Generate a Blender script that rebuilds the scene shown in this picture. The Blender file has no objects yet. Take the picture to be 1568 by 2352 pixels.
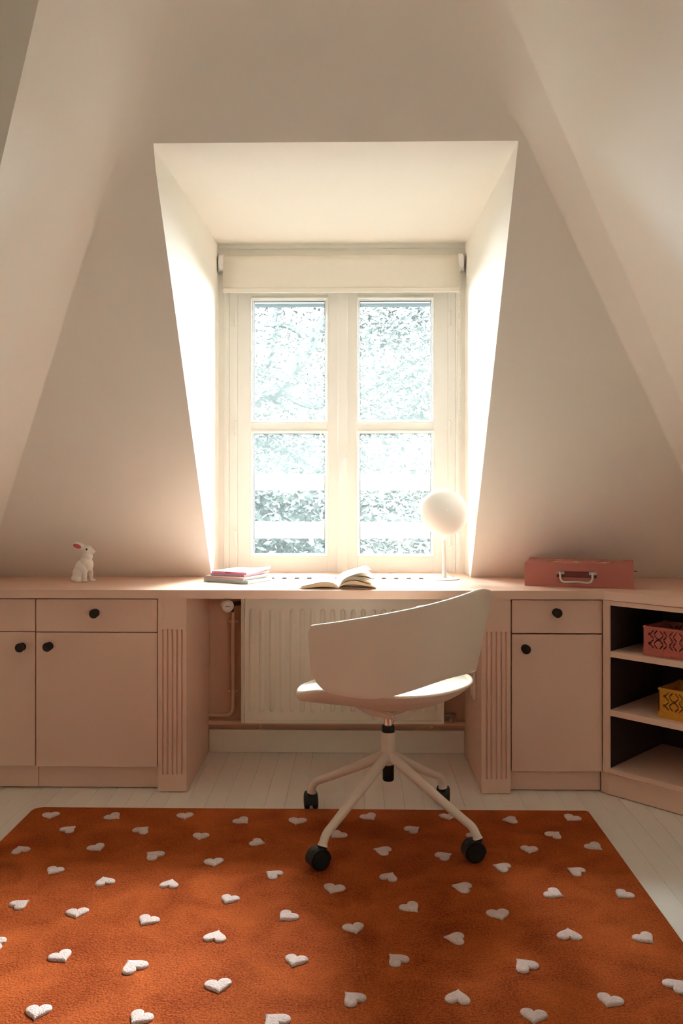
import bpy, bmesh, math, random
from mathutils import Vector, Matrix
random.seed(7)
S = bpy.context.scene
C = S.collection
PI = math.pi
# ------------------------------------------------------------------ camera
F = 1920.0; CU = 784.0; HV = 1125.0; HC = 1.13          # focal length in px, principal column, horizon row, eye height
YAW = math.atan(33.0 / F)
cam = bpy.data.cameras.new('camera'); camo = bpy.data.objects.new('camera', cam); C.objects.link(camo)
camo.location = (0, 0, HC); camo.rotation_euler = (PI / 2, 0, YAW)
cam.lens = F * 36.0 / 2352.0; cam.sensor_width = 36.0
cam.shift_y = -(1176.0 - HV) / 2352.0
cam.clip_start = 0.05; cam.clip_end = 200
S.camera = camo
S.view_settings.view_transform = 'Standard'; S.view_settings.look = 'None'
S.view_settings.gamma = 1.0; S.view_settings.use_curve_mapping = False
S.view_settings.exposure = 0.30
S.cycles.max_bounces = 16; S.cycles.diffuse_bounces = 10; S.cycles.transparent_max_bounces = 24
S.cycles.caustics_reflective = False; S.cycles.caustics_refractive = False
# ------------------------------------------------------------------ sky: flat bright overcast
W = bpy.data.worlds.new('overcast_sky'); S.world = W; W.use_nodes = True
bg = W.node_tree.nodes['Background']
bg.inputs[0].default_value = (0.85, 1.0, 1.04, 1); bg.inputs[1].default_value = 62.0
sun = bpy.data.lights.new('hazy_sun', 'SUN'); sun.energy = 49.0; sun.angle = math.radians(44); sun.color = (.95, 1.0, .96)
suno = bpy.data.objects.new('hazy_sun', sun); C.objects.link(suno); suno.rotation_euler = (math.radians(-43), 0, math.radians(-16))   # veiled sun ahead, high over the trees
def portal(name, loc, rot, sx, sy):
    l = bpy.data.lights.new(name, 'AREA'); l.shape = 'RECTANGLE'; l.size = sx; l.size_y = sy
    o = bpy.data.objects.new(name, l); C.objects.link(o); o.location = loc; o.rotation_euler = rot
    l.cycles.is_portal = True
portal('daylight_portal', (-0.065, 3.87, 1.48), (-PI / 2, 0, 0), 1.15, 1.5)
portal('daylight_portal', (2.54, 1.925, .78), (0, PI / 2, 0), 1.3, .95)

def at(u, v, y):                                        # pixel -> point on the plane Y = y
    a = (u - CU) / F; b = (HV - v) / F
    dx = -math.sin(YAW) + a * math.cos(YAW); dy = math.cos(YAW) + a * math.sin(YAW)
    t = y / dy
    return Vector((dx * t, y, HC + b * t))
def gnd(u, v, h=0.0):                                   # pixel -> point on the level Z = h
    a = (u - CU) / F; b = (HV - v) / F
    t = (h - HC) / b
    return Vector(((-math.sin(YAW) + a * math.cos(YAW)) * t, (math.cos(YAW) + a * math.sin(YAW)) * t, h))
def proj(p):
    x = p[0] * math.cos(YAW) + p[1] * math.sin(YAW); d = -p[0] * math.sin(YAW) + p[1] * math.cos(YAW)
    return CU + F * x / d, HV - F * (p[2] - HC) / d
# ------------------------------------------------------------------ materials
MATS = {}
def mat(name, col, rough=0.5, var=0.03, scale=8.0, bump=0.0, bscale=200.0, metal=0.0, spec=0.5, sheen=0.0, coat=0.0, sss=0.0):
    m = bpy.data.materials.new(name); m.use_nodes = True; n = m.node_tree; N = n.nodes; L = n.links
    b = N['Principled BSDF']
    tc = N.new('ShaderNodeTexCoord')
    nz = N.new('ShaderNodeTexNoise'); nz.inputs['Scale'].default_value = scale; nz.inputs['Detail'].default_value = 4
    L.new(tc.outputs['Object'], nz.inputs['Vector'])
    mx = N.new('ShaderNodeMix'); mx.data_type = 'RGBA'
    mx.inputs[6].default_value = (*[max(0, c * (1 - var)) for c in col], 1)
    mx.inputs[7].default_value = (*[min(1, c * (1 + var)) for c in col], 1)
    L.new(nz.outputs[0], mx.inputs[0]); L.new(mx.outputs[2], b.inputs['Base Color'])
    b.inputs['Roughness'].default_value = rough; b.inputs['Metallic'].default_value = metal
    b.inputs['Specular IOR Level'].default_value = spec
    b.inputs['Sheen Weight'].default_value = sheen
    b.inputs['Coat Weight'].default_value = coat
    if sss:
        b.inputs['Subsurface Weight'].default_value = sss; b.inputs['Subsurface Radius'].default_value = (.02, .015, .012); b.inputs['Subsurface Scale'].default_value = .5
    if bump:
        n2 = N.new('ShaderNodeTexNoise'); n2.inputs['Scale'].default_value = bscale; n2.inputs['Detail'].default_value = 3
        L.new(tc.outputs['Object'], n2.inputs['Vector'])
        bp = N.new('ShaderNodeBump'); bp.inputs['Strength'].default_value = bump; bp.inputs['Distance'].default_value = .002
        L.new(n2.outputs[0], bp.inputs['Height']); L.new(bp.outputs[0], b.inputs['Normal'])
    MATS[name] = m; return m
PLASTER = mat('plaster', (.87, .835, .77), .75, .012, 2.0, .12, 90, spec=.2)
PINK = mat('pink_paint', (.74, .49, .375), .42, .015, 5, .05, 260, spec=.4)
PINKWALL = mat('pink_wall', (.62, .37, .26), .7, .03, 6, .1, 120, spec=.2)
FLOORP = mat('white_floor_paint', (.84, .80, .73), .34, .03, 7, .06, 60, spec=.45)
SKIRT = mat('cream_skirting', (.80, .72, .60), .45, .02, 6)
WINW = mat('window_white', (.88, .87, .83), .35, .01, 6, spec=.45)
BLIND = mat('blind_fabric', (.80, .76, .68), .85, .02, 30, .2, 900, spec=.1)
RADI = mat('radiator_cream', (.84, .77, .64), .32, .01, 6, spec=.5)
CHAIRP = mat('chair_plastic', (.82, .70, .585), .45, .01, 5, .04, 700, spec=.4)
CHAIRM = mat('chair_lacquer', (.80, .68, .57), .35, .01, 5, spec=.5)
PAD = mat('seat_fabric', (.80, .80, .77), .95, .06, 300, .5, 700, spec=.1, sheen=.2)
BLACK = mat('black_plastic', (.012, .012, .012), .45, .1, 30, .05, 500, spec=.35)
RUBBER = mat('black_rubber', (.010, .010, .010), .6, .1, 30, spec=.3)
CHROME = mat('chrome', (.72, .70, .68), .18, .02, 20, metal=1)
STEEL = mat('brushed_steel', (.62, .59, .54), .3, .04, 60, metal=1)
KNOB = mat('knob_bronze', (.022, .013, .009), .5, .2, 40, spec=.25)
GAP = mat('shadow_gap', (.10, .055, .04), .8, .05, 10)
WHITEL = mat('lamp_white', (.84, .80, .76), .4, .01, 6, spec=.4)
RABB = mat('rabbit_vinyl', (.86, .82, .77), .5, .01, 10, sss=.0, spec=.35)
EARP = mat('ear_red', (.68, .09, .12), .5, .05, 30)
RUGO = None
PAPER = mat('book_paper', (.86, .81, .72), .8, .03, 40)
PAPER2 = mat('book_edge', (.60, .45, .30), .85, .25, 300, .2, 900)
PIPE = mat('pink_pipe', (.66, .42, .30), .4, .03, 10)
SOCK = mat('socket_plastic', (.80, .70, .62), .35, .02, 10)
CASE = mat('case_pink', (.44, .145, .115), .55, .03, 20, .05, 500, spec=.3)
CASED = mat('case_recess', (.16, .03, .025), .6, .05, 20)
CASER = mat('case_red', (.55, .04, .04), .5, .03, 20)
TAB = mat('tab_lilac', (.16, .15, .30), .7, .05, 30)
CRATER = mat('crate_red', (.42, .098, .072), .45, .03, 15, spec=.4)
CRATEY = mat('crate_yellow', (.50, .21, .012), .45, .03, 15, spec=.4)
GUARD = mat('guard_white', (.88, .88, .87), .4, .01, 6)
ZINC = mat('zinc_grey', (.022, .027, .032), .6, .15, 8)
GASK = mat('gasket_dark', (.012, .013, .016), .6, .1, 20)
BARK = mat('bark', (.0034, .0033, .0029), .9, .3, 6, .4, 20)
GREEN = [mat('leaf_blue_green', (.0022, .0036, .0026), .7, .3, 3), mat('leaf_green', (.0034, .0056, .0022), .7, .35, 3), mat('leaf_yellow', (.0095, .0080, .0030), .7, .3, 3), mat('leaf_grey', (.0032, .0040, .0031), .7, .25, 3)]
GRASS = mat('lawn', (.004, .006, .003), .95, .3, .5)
EXTW = mat('render_white', (.55, .53, .50), .8, .05, 3)

# glass: clear, a touch of mirror, a faint translucent veil imitating daylight glare
m = bpy.data.materials.new('window_glass'); m.use_nodes = True; N = m.node_tree.nodes; L = m.node_tree.links
N.remove(N['Principled BSDF'])
tr = N.new('ShaderNodeBsdfTransparent'); gl = N.new('ShaderNodeBsdfGlossy'); gl.inputs['Roughness'].default_value = .02
tl = N.new('ShaderNodeBsdfTranslucent'); nz = N.new('ShaderNodeTexNoise'); nz.inputs['Scale'].default_value = 5
mr = N.new('ShaderNodeMapRange'); tl.inputs[0].default_value = (.74, .85, .81, 1); mr.inputs[3].default_value = .0095; mr.inputs[4].default_value = .0110
L.new(nz.outputs[0], mr.inputs[0])
fr = N.new('ShaderNodeFresnel'); fr.inputs[0].default_value = 1.25
m1 = N.new('ShaderNodeMixShader'); m2 = N.new('ShaderNodeMixShader')
L.new(fr.outputs[0], m1.inputs[0]); L.new(tr.outputs[0], m1.inputs[1]); L.new(gl.outputs[0], m1.inputs[2])
L.new(mr.outputs[0], m2.inputs[0]); L.new(m1.outputs[0], m2.inputs[1]); L.new(tl.outputs[0], m2.inputs[2])
L.new(m2.outputs[0], N['Material Output'].inputs[0]); GLASS = m

m = bpy.data.materials.new('baffle_sheet'); m.use_nodes = True; N = m.node_tree.nodes; L = m.node_tree.links
N.remove(N['Principled BSDF']); df = N.new('ShaderNodeBsdfDiffuse'); tl = N.new('ShaderNodeBsdfTranslucent'); mx = N.new('ShaderNodeMixShader'); mx.inputs[0].default_value = .10
nz = N.new('ShaderNodeTexNoise'); nz.inputs['Scale'].default_value = 400; rp = N.new('ShaderNodeValToRGB'); rp.color_ramp.elements[0].color = (.72, .68, .62, 1); rp.color_ramp.elements[1].color = (.85, .82, .76, 1)
L.new(nz.outputs[0], rp.inputs[0]); L.new(rp.outputs[0], df.inputs[0]); L.new(rp.outputs[0], tl.inputs[0])
L.new(df.outputs[0], mx.inputs[1]); L.new(tl.outputs[0], mx.inputs[2]); L.new(mx.outputs[0], N['Material Output'].inputs[0]); BAFFLE = m  # translucent material of the sheet added to dim the right window
# rug pile: orange wool with brushed streaks and fibre relief
def wool(name, a, b, bs, strength):
    m = bpy.data.materials.new(name); m.use_nodes = True; N = m.node_tree.nodes; L = m.node_tree.links
    p = N['Principled BSDF']; tc = N.new('ShaderNodeTexCoord')
    n1 = N.new('ShaderNodeTexNoise'); n1.inputs['Scale'].default_value = 7; n1.inputs['Detail'].default_value = 6; n1.inputs['Distortion'].default_value = .6
    n2 = N.new('ShaderNodeTexNoise'); n2.inputs['Scale'].default_value = bs; n2.inputs['Detail'].default_value = 3
    L.new(tc.outputs['Object'], n1.inputs[0]); L.new(tc.outputs['Object'], n2.inputs[0])
    mm = N.new('ShaderNodeMath'); mm.operation = 'MULTIPLY_ADD'; mm.inputs[1].default_value = .55; L.new(n2.outputs[0], mm.inputs[0])
    m3 = N.new('ShaderNodeMath'); m3.operation = 'MULTIPLY'; m3.inputs[1].default_value = .45; L.new(n1.outputs[0], m3.inputs[0]); L.new(m3.outputs[0], mm.inputs[2])
    rp = N.new('ShaderNodeValToRGB'); rp.color_ramp.elements[0].position = .34; rp.color_ramp.elements[1].position = .66
    rp.color_ramp.elements[0].color = (*a, 1); rp.color_ramp.elements[1].color = (*b, 1)
    L.new(mm.outputs[0], rp.inputs[0]); L.new(rp.outputs[0], p.inputs['Base Color'])
    bp = N.new('ShaderNodeBump'); bp.inputs['Strength'].default_value = strength; bp.inputs['Distance'].default_value = .004
    L.new(n2.outputs[0], bp.inputs['Height']); L.new(bp.outputs[0], p.inputs['Normal'])
    p.inputs['Roughness'].default_value = .95; p.inputs['Specular IOR Level'].default_value = .1
    p.inputs['Sheen Weight'].default_value = .25; p.inputs['Sheen Tint'].default_value = (*b, 1)
    return m
RUGO = wool('rug_wool', (.17, .022, .0025), (.47, .105, .022), 190, 1.0)
HEARTM = wool('heart_wool', (.60, .45, .42), (.86, .73, .70), 220, 1.0)

# ------------------------------------------------------------------ mesh helpers
def obj(name, bm, m, parent=None, smooth=False, loc=None):
    me = bpy.data.meshes.new(name)
    bm.normal_update(); bm.to_mesh(me); bm.free()
    for x in (m if isinstance(m, (list, tuple)) else [m]): me.materials.append(x)
    if smooth:
        for p in me.polygons: p.use_smooth = True
        if smooth != 'all': me.set_sharp_from_angle(angle=math.radians(35))
    o = bpy.data.objects.new(name, me); C.objects.link(o)
    if parent: o.parent = parent
    if loc: o.location = loc
    return o
def empty(name, loc=(0, 0, 0), rz=0.0):
    o = bpy.data.objects.new(name, None); C.objects.link(o); o.location = loc; o.rotation_euler = (0, 0, rz)
    o.empty_display_size = .05
    return o
def tag(o, label, cat, group=None):
    o['label'] = label; o['category'] = cat
    if group: o['group'] = group
    return o
def struct(o): o['kind'] = 'structure'; return o
def BM(): return bmesh.new()
def box(bm, x0, x1, y0, y1, z0, z1, bev=0.0, M=None):
    vs = [bm.verts.new((x, y, z)) for x in (x0, x1) for y in (y0, y1) for z in (z0, z1)]
    fs = [bm.faces.new([vs[i] for i in f]) for f in ((0, 1, 3, 2), (4, 6, 7, 5), (0, 4, 5, 1), (2, 3, 7, 6), (0, 2, 6, 4), (1, 5, 7, 3))]
    if M is not None: bmesh.ops.transform(bm, matrix=M, verts=vs)
    if bev:
        es = list({e for f in fs for e in f.edges})
        bmesh.ops.bevel(bm, geom=es, offset=bev, segments=2, affect='EDGES', profile=.5, clamp_overlap=True)
    return vs
def prism(bm, pts, z0, z1, bev=0.0):
    b = [bm.verts.new((x, y, z0)) for x, y in pts]; t = [bm.verts.new((x, y, z1)) for x, y in pts]
    n = len(pts); fs = [bm.faces.new(b[::-1]), bm.faces.new(t)]
    for i in range(n): fs.append(bm.faces.new((b[i], b[(i + 1) % n], t[(i + 1) % n], t[i])))
    bmesh.ops.recalc_face_normals(bm, faces=fs)
    if bev: bmesh.ops.bevel(bm, geom=list({e for f in fs for e in f.edges}), offset=bev, segments=2, affect='EDGES', profile=.5, clamp_overlap=True)
def lathe(bm, prof, seg=24, M=None, caps=True):
    rings = []; vs = []
    for r, z in prof:
        ring = [bm.verts.new((r * math.cos(2 * PI * k / seg), r * math.sin(2 * PI * k / seg), z)) for k in range(seg)]
        rings.append(ring); vs += ring
    for a, b in zip(rings, rings[1:]):
        for k in range(seg): bm.faces.new((a[k], a[(k + 1) % seg], b[(k + 1) % seg], b[k]))
    if caps: bm.faces.new(rings[0][::-1]); bm.faces.new(rings[-1])
    if M is not None: bmesh.ops.transform(bm, matrix=M, verts=vs)
    return vs
def tube(bm, pts, rad, seg=12, caps=True):
    pts = [Vector(p) for p in pts]; rads = rad if isinstance(rad, (list, tuple)) else [rad] * len(pts)
    rings = []; up = None
    for i, p in enumerate(pts):
        d = (pts[min(i + 1, len(pts) - 1)] - pts[max(i - 1, 0)]).normalized()
        if up is None:
            up = Vector((0, 0, 1)) if abs(d.z) < .9 else Vector((1, 0, 0))
        s = d.cross(up).normalized(); up = s.cross(d).normalized()
        rings.append([bm.verts.new(p + rads[i] * (math.cos(2 * PI * k / seg) * s + math.sin(2 * PI * k / seg) * up)) for k in range(seg)])
    for a, b in zip(rings, rings[1:]):
        for k in range(seg): bm.faces.new((a[k], b[k], b[(k + 1) % seg], a[(k + 1) % seg]))
    if caps: bm.faces.new(rings[0]); bm.faces.new(rings[-1][::-1])
    bmesh.ops.recalc_face_normals(bm, faces=list({f for r in rings for v in r for f in v.link_faces}))
def curve_pts(ctrl, n=8):                               # Catmull-Rom through control points
    c = [Vector(p) for p in ctrl]; c = [c[0] * 2 - c[1]] + c + [c[-1] * 2 - c[-2]]; out = []
    for i in range(1, len(c) - 2):
        for k in range(n):
            t = k / n; a, b, d, e = c[i - 1], c[i], c[i + 1], c[i + 2]
            out.append(.5 * ((2 * b) + (d - a) * t + (2 * a - 5 * b + 4 * d - e) * t * t + (3 * b - a - 3 * d + e) * t ** 3))
    return out + [c[-2]]
def copy_tree(o, parent=None):
    c = o.copy(); C.objects.link(c)
    if parent: c.parent = parent
    for ch in list(o.children): copy_tree(ch, c)
    return c
def grid(bm, rows, close=False):
    R = [[bm.verts.new(p) for p in r] for r in rows]; fs = []
    for a, b in zip(R, R[1:]):
        n = len(a)
        for k in range(n if close else n - 1): fs.append(bm.faces.new((a[k], a[(k + 1) % n], b[(k + 1) % n], b[k])))
    return R, fs
def Tm(x, y, z): return Matrix.Translation((x, y, z))
def Rm(a, ax): return Matrix.Rotation(a, 4, ax)

# ================================================================== ROOM SHELL
DESK = .757; YB = 3.58; SL = .736; XL, XR = -.619, .490; HTOP = 2.183; HCEIL = 2.52
def yf(e): return YB - SL * (e - DESK)                  # the sloping front: depth at height e
def on_front(u, v):
    a = (u - CU) / F; b = (HV - v) / F
    dx = -math.sin(YAW) + a * math.cos(YAW); dy = math.cos(YAW) + a * math.sin(YAW)
    t = (YB + SL * (DESK - HC)) / (dy + SL * b)
    return Vector((dx * t, dy * t, HC + b * t))
p1, p2 = on_front(1296, 500), on_front(1568, 1086)
q1, q2 = on_front(245, 415), on_front(0, 1207)
def x1(e): return p1.x + (p2.x - p1.x) * (e - p1.z) / (p2.z - p1.z)
def xb(e): return q1.x + (q2.x - q1.x) * (e - q1.z) / (q2.z - q1.z)
ER = Vector((.52, -.854)); EL = Vector((-.16, -.987))      # run of the hip strips in plan
def solve_w(xfun, sx, u, v, ed):                            # strip width so that its outer edge passes through pixel (u, v)
    lo, hi = .02, 1.5
    for _ in range(50):
        w = (lo + hi) / 2; a, b = .5, 3.0
        for _ in range(40):
            e = (a + b) / 2
            pu, pv = proj((xfun(e) + ed.x * w, yf(e) + ed.y * w, e))
            if pv > v: a = e
            else: b = e
        if (pu - u) * sx > 0: hi = w
        else: lo = w
    return w
WR = solve_w(x1, 1, 1387, 515, ER)
WL = solve_w(xb, -1, 45, 190, EL)
E0 = 2.38; E1 = E0 + 2 * (HCEIL - E0)
DY0, DY1 = 1.45, 2.40                                  # side dormer in the right slope
def hh(e):
    if e <= E0: return e
    t = min(1, (e - E0) / (E1 - E0)); return HCEIL - (HCEIL - E0) * (1 - t) ** 2
def bez(P, A, B, ta, tb, n=8):                          # rounded corner P between neighbours A and B
    a = P + (A - P).normalized() * ta; b = P + (B - P).normalized() * tb
    return [a * (1 - t) ** 2 + P * 2 * t * (1 - t) + b * t * t for t in [k / n for k in range(n + 1)]]
def section(e):
    ss = lambda a, b: (lambda t: t * t * (3 - 2 * t))(max(0, min(1, (e - a) / (b - a))))
    V2 = lambda x, y: Vector((x, y))
    B = V2(xb(e), yf(e)); P1 = V2(x1(e), yf(e))
    A = B + EL * WL; P2 = P1 + ER * WR
    rb = .006 + .20 * ss(1.9, 2.5); r1f = .006 + .16 * ss(2.19, 2.5); r1c = .008 + (WR * .5) * ss(1.75, 2.35)
    r2 = .004 + min(.10, WR * .35) * ss(2.3, 2.6)
    cl = max(XL, B.x + rb + .01); cr = min(XR, P1.x - r1f - .002)
    pts = [('left', V2(-2.3, A.y + (A.x + 2.3) * 1.22)), ('left', A)]
    pts += [('mid', p) for p in bez(B, A, P1, min(rb, WL * .4), rb)]
    pts += [('front', V2(cl, yf(e))), ('front', V2(cr, yf(e)))]
    pts += [('mid', p) for p in bez(P1, B, P2, r1f, r1c)]
    pts += [('mid', p) for p in bez(P2, P1, V2(P2.x, 1.0), r2, r2, 5)]
    pts += [('right', V2(P2.x, min(DY1, P2.y - r2 - .02))), ('right', V2(P2.x, DY0)), ('right', V2(P2.x, 1.0)), ('right', V2(2.4, 1.0))]
    return pts
DH = 1.48
ES = [.6, .6, DESK] + [DESK + (HTOP - DESK) * k / 24 for k in range(1, 25)] + [HTOP + (E0 - HTOP) * k / 8 for k in range(1, 9)] + [E0 + (E1 - E0) * k / 12 for k in range(1, 13)]
HS = [0.0] + [hh(e) for e in ES[1:]]
ROWS = [[Vector((p.x, p.y, h)) for _, p in section(e)] for e, h in zip(ES, HS)]
NCOL = len(ROWS[0])
IB = 2 + 4; IC = 2 + 9; I1 = IC + 2 + 4; I2 = IC + 2 + 9 + 3   # column numbers: hip, cheek, chamfer
def vnorm(i, j):
    a = ROWS[min(i + 1, len(ROWS) - 1)][j] - ROWS[max(i - 1, 0)][j]
    b = ROWS[i][min(j + 1, NCOL - 1)] - ROWS[i][max(j - 1, 0)]
    return b.cross(a).normalized()
def shell(name, j0, j1, hole=None, h0=2, top=None):
    bm = BM(); vm = {}
    def V(i, j):
        if (i, j) not in vm: vm[(i, j)] = bm.verts.new(ROWS[i][j])
        return vm[(i, j)]
    for i in range(len(ROWS) - 1):
        for j in range(j0, j1):
            if hole and j == hole and h0 <= i and ES[i + 1] <= (top or HTOP) + 1e-6: continue
            bm.faces.new((V(i, j), V(i, j + 1), V(i + 1, j + 1), V(i + 1, j)))
    o = struct(obj(name, bm, PLASTER))
    for p in o.data.polygons: p.use_smooth = True
    o.data.set_sharp_from_angle(angle=math.radians(30))
    return o
def label_struct(o, l): o['label'] = l; return o
label_struct(shell('wall_left', 0, IB), 'sloping cream plaster wall left of the dormer')
wf = label_struct(shell('wall_front', IB, I1, hole=IC), 'sloping cream plaster wall around the dormer window')
wr = label_struct(shell('wall_right', I1, NCOL - 1, hole=NCOL - 4, h0=0, top=DH), 'sloping cream plaster wall right of the dormer')
# flat ceiling closing the shell
bm = BM()
top = [bm.verts.new(p) for p in ROWS[-1]]
ex = [bm.verts.new(p) for p in ((2.4, -1.6, HCEIL), (-2.3, -1.6, HCEIL))]
f = bm.faces.new(top + ex); bmesh.ops.triangulate(bm, faces=[f]); bmesh.ops.recalc_face_normals(bm, faces=bm.faces)
struct(obj('ceiling', bm, PLASTER))
etop = max(e for e in ES if e <= DH + 1e-6)
x2 = lambda e: x1(e) + ER.x * WR
for y in (DY0, DY1):
    bm = BM(); pts = [(x2(.6), y, 0), (x2(.6), y, .6), (x2(etop), y, etop), (2.5, y, etop), (2.5, y, 0)]
    bm.faces.new([bm.verts.new(p) for p in pts]); obj('dormer_cheek', bm, PLASTER, wr)
bm = BM(); bm.faces.new([bm.verts.new(p) for p in ((x2(etop), DY0, etop), (2.5, DY0, etop), (2.5, DY1, etop), (x2(etop), DY1, etop))]); obj('dormer_soffit', bm, PLASTER, wr)
# dormer cheeks and soffit (part of the front wall)
YW = 3.755; HSOF = 2.239
def cheek(x, nm):
    bm = BM(); pts = [(x, yf(e), e) for e in ES[2:] if e <= HTOP + 1e-6] + [(x, YW + .1, HSOF), (x, YW + .1, DESK - .04), (x, yf(DESK), DESK - .04)]
    bm.faces.new([bm.verts.new(p) for p in pts]); return obj(nm, bm, PLASTER, wf)
cheek(XL, 'dormer_cheek'); cheek(XR, 'dormer_cheek')
bm = BM(); rows = []
for k in range(9):
    t = k / 8; rows.append([(XL, yf(HTOP) + (YW + .1 - yf(HTOP)) * t, HTOP + (HSOF - HTOP) * t), (XR, yf(HTOP) + (YW + .1 - yf(HTOP)) * t, HTOP + (HSOF - HTOP) * t)])
grid(bm, rows); obj('dormer_soffit', bm, PLASTER, wf)
# 45-degree knee wall behind the corner of the worktop
KN = 4.945
bm = BM(); ek = DESK
while x1(ek) + yf(ek) > KN: ek += .002
xk0 = KN - 3.60
vs = [(xk0 - .02, KN - xk0 + .02, 0), (2.35, KN - 2.35, 0), (2.35, KN - 2.35, ek), (KN - yf(ek), yf(ek), ek), (xk0 + .02, KN - xk0 - .02, DESK + .02), (xk0 - .02, KN - xk0 + .02, DESK - .01)]
vs = [(xk0 - .02, KN - xk0 + .02, 0), (2.35, KN - 2.35, 0), (2.35, KN - 2.35, ek + .004), (KN - yf(ek), yf(ek), ek + .004), (KN - yf(DESK - .02), yf(DESK - .02), DESK - .02)]
bm.faces.new([bm.verts.new(p) for p in vs]); label_struct(struct(obj('wall_corner', bm, PLASTER)), 'low diagonal knee wall at the right end of the worktop')
# rear half of the room: plain walls with one window on the right, out of view
bm = BM(); box(bm, -2.42, -2.3, -1.6, 3.9, 0, HCEIL); struct(obj('wall_side_left', bm, PLASTER))
bm = BM(); box(bm, 2.4, 2.52, -1.6, 1.02, 0, HCEIL); struct(obj('wall_side_right', bm, PLASTER))
bm = BM(); box(bm, -2.42, 2.52, -1.72, -1.6, 0, HCEIL); struct(obj('wall_back', bm, PLASTER))
w = struct(empty('window_2', (2.46, (DY0 + DY1) / 2, 0))); hw_ = (DY1 - DY0) / 2
bm = BM()
for (a, b, c, d) in ((-hw_, hw_, 0, .14), (-hw_, hw_, etop - .07, etop), (-hw_, -hw_ + .07, .14, etop - .07), (hw_ - .07, hw_, .14, etop - .07), (-.05, .05, .14, etop - .07)): box(bm, -.03, .03, a, b, c, d)
obj('window_frame', bm, WINW, w)
bm = BM(); box(bm, -.003, .003, -hw_ + .07, hw_ - .07, .14, etop - .07); obj('pane', bm, GLASS, w)
bm = BM(); box(bm, -.042, -.040, -hw_, hw_, .02, etop); obj('added_baffle', bm, BAFFLE, w)  # unseen sheet, added to hold back daylight from this window
# recess wall below the worktop and skirting
YK = 3.605
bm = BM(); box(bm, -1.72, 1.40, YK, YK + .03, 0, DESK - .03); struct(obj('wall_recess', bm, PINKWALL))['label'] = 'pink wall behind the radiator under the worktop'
bm = BM(); box(bm, at(428, HV, 3.112).x + .0005, at(1105, HV, 3.112).x - .0005, YK - .018, YK, .0, .098, .003); struct(obj('baseboard_front', bm, SKIRT))['label'] = 'cream skirting board below the radiator'
# ------------------------------------------------------------------ floor: painted boards
fl = struct(empty('floor', (0, 0, 0))); fl['label'] = 'white painted floorboards running towards the window'
bm = BM(); box(bm, -2.45, 2.52, -1.72, 3.7, -.06, -.022); obj('subfloor', bm, GAP, fl)
PW = .0715
x = -2.40; k = 0; pm = {}
while x < 2.45:
    cuts = [-1.7, (-1.0 + 3.9 * ((k * .377) % 1)), 3.66]
    if k % 3 == 0: cuts = [-1.7, 3.66]
    for a, b in zip(cuts, cuts[1:]):
        if b - a < .05: continue
        bm = BM(); box(bm, .0003, PW - .0003, a + .0003, b - .0003, -.022, 0, .0006)
        o = obj('plank', bm, FLOORP, fl); o.location = (x, 0, random.uniform(-.0004, 0))
    x += PW; k += 1
# outside wall around the window, dark zinc drip above the panes, ground
bm = BM()
for (a, b, c, d) in ((-2.6, -.60, -3, 2.6), (.48, 2.6, -3, 2.6), (-.60, .48, -3, .80), (-.60, .48, 2.02, 2.6)): box(bm, a, b, 3.86, 3.99, c, d)
struct(obj('wall_outer', bm, EXTW))
bm = BM(); zb = at(784, 702, 4.0).z; box(bm, -.62, .5, 3.99, 4.05, zb, zb + .12, .01); struct(obj('trim_1', bm, ZINC))['label'] = 'grey zinc drip strip outside above the panes'
bm = BM(); box(bm, -60, 60, -60, 120, -6.1, -6); struct(obj('ground', bm, GRASS))

# ================================================================== WINDOW
win = struct(empty('window_1', (-.065, YW, DESK))); win['label'] = 'white casement window with four panes in the dormer'
def wpart(name, bm, m, parent=win, **k):
    o = obj(name, bm, m, None, **k)
    base = Matrix.Translation(Vector(win.location))
    o.parent = parent; o.matrix_parent_inverse = base.inverted() if parent is win else Matrix.Identity(4)
    return o
YS = 3.790                                              # front of the sashes
ux = lambda u, y=YS: at(u, HV, y).x
vz = lambda v, y=YS: at(CU, v, y).z
bm = BM()
hd = vz(640)
for (a, b, y) in ((XL - .02, ux(526), YS - .018), (ux(526), ux(545.5), YS - .004), (ux(1028.5), ux(1046), YS - .004), (ux(1046), XR + .02, YS - .018)):
    box(bm, a, b, y, 3.86, DESK - .03, HSOF + .01, .003)
box(bm, ux(516), ux(522), YS - .026, YS - .01, DESK - .02, hd, .002); box(bm, ux(1050), ux(1056), YS - .026, YS - .01, DESK - .02, hd, .002)
box(bm, XL - .01, XR + .01, YS - .012, 3.86, vz(655), HSOF + .02, .003)
box(bm, XL - .01, XR + .01, YS - .03, YS - .012, vz(574), HSOF + .02, .003)
box(bm, ux(540), ux(1034), YS - .012, 3.86, DESK - .03, vz(1319), .003)
wpart('frame', bm, WINW)
GX = {0: (582, 746), 1: (826, 989.5)}; GV = ((690.5, 965.5), (995.5, 1272))
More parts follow.
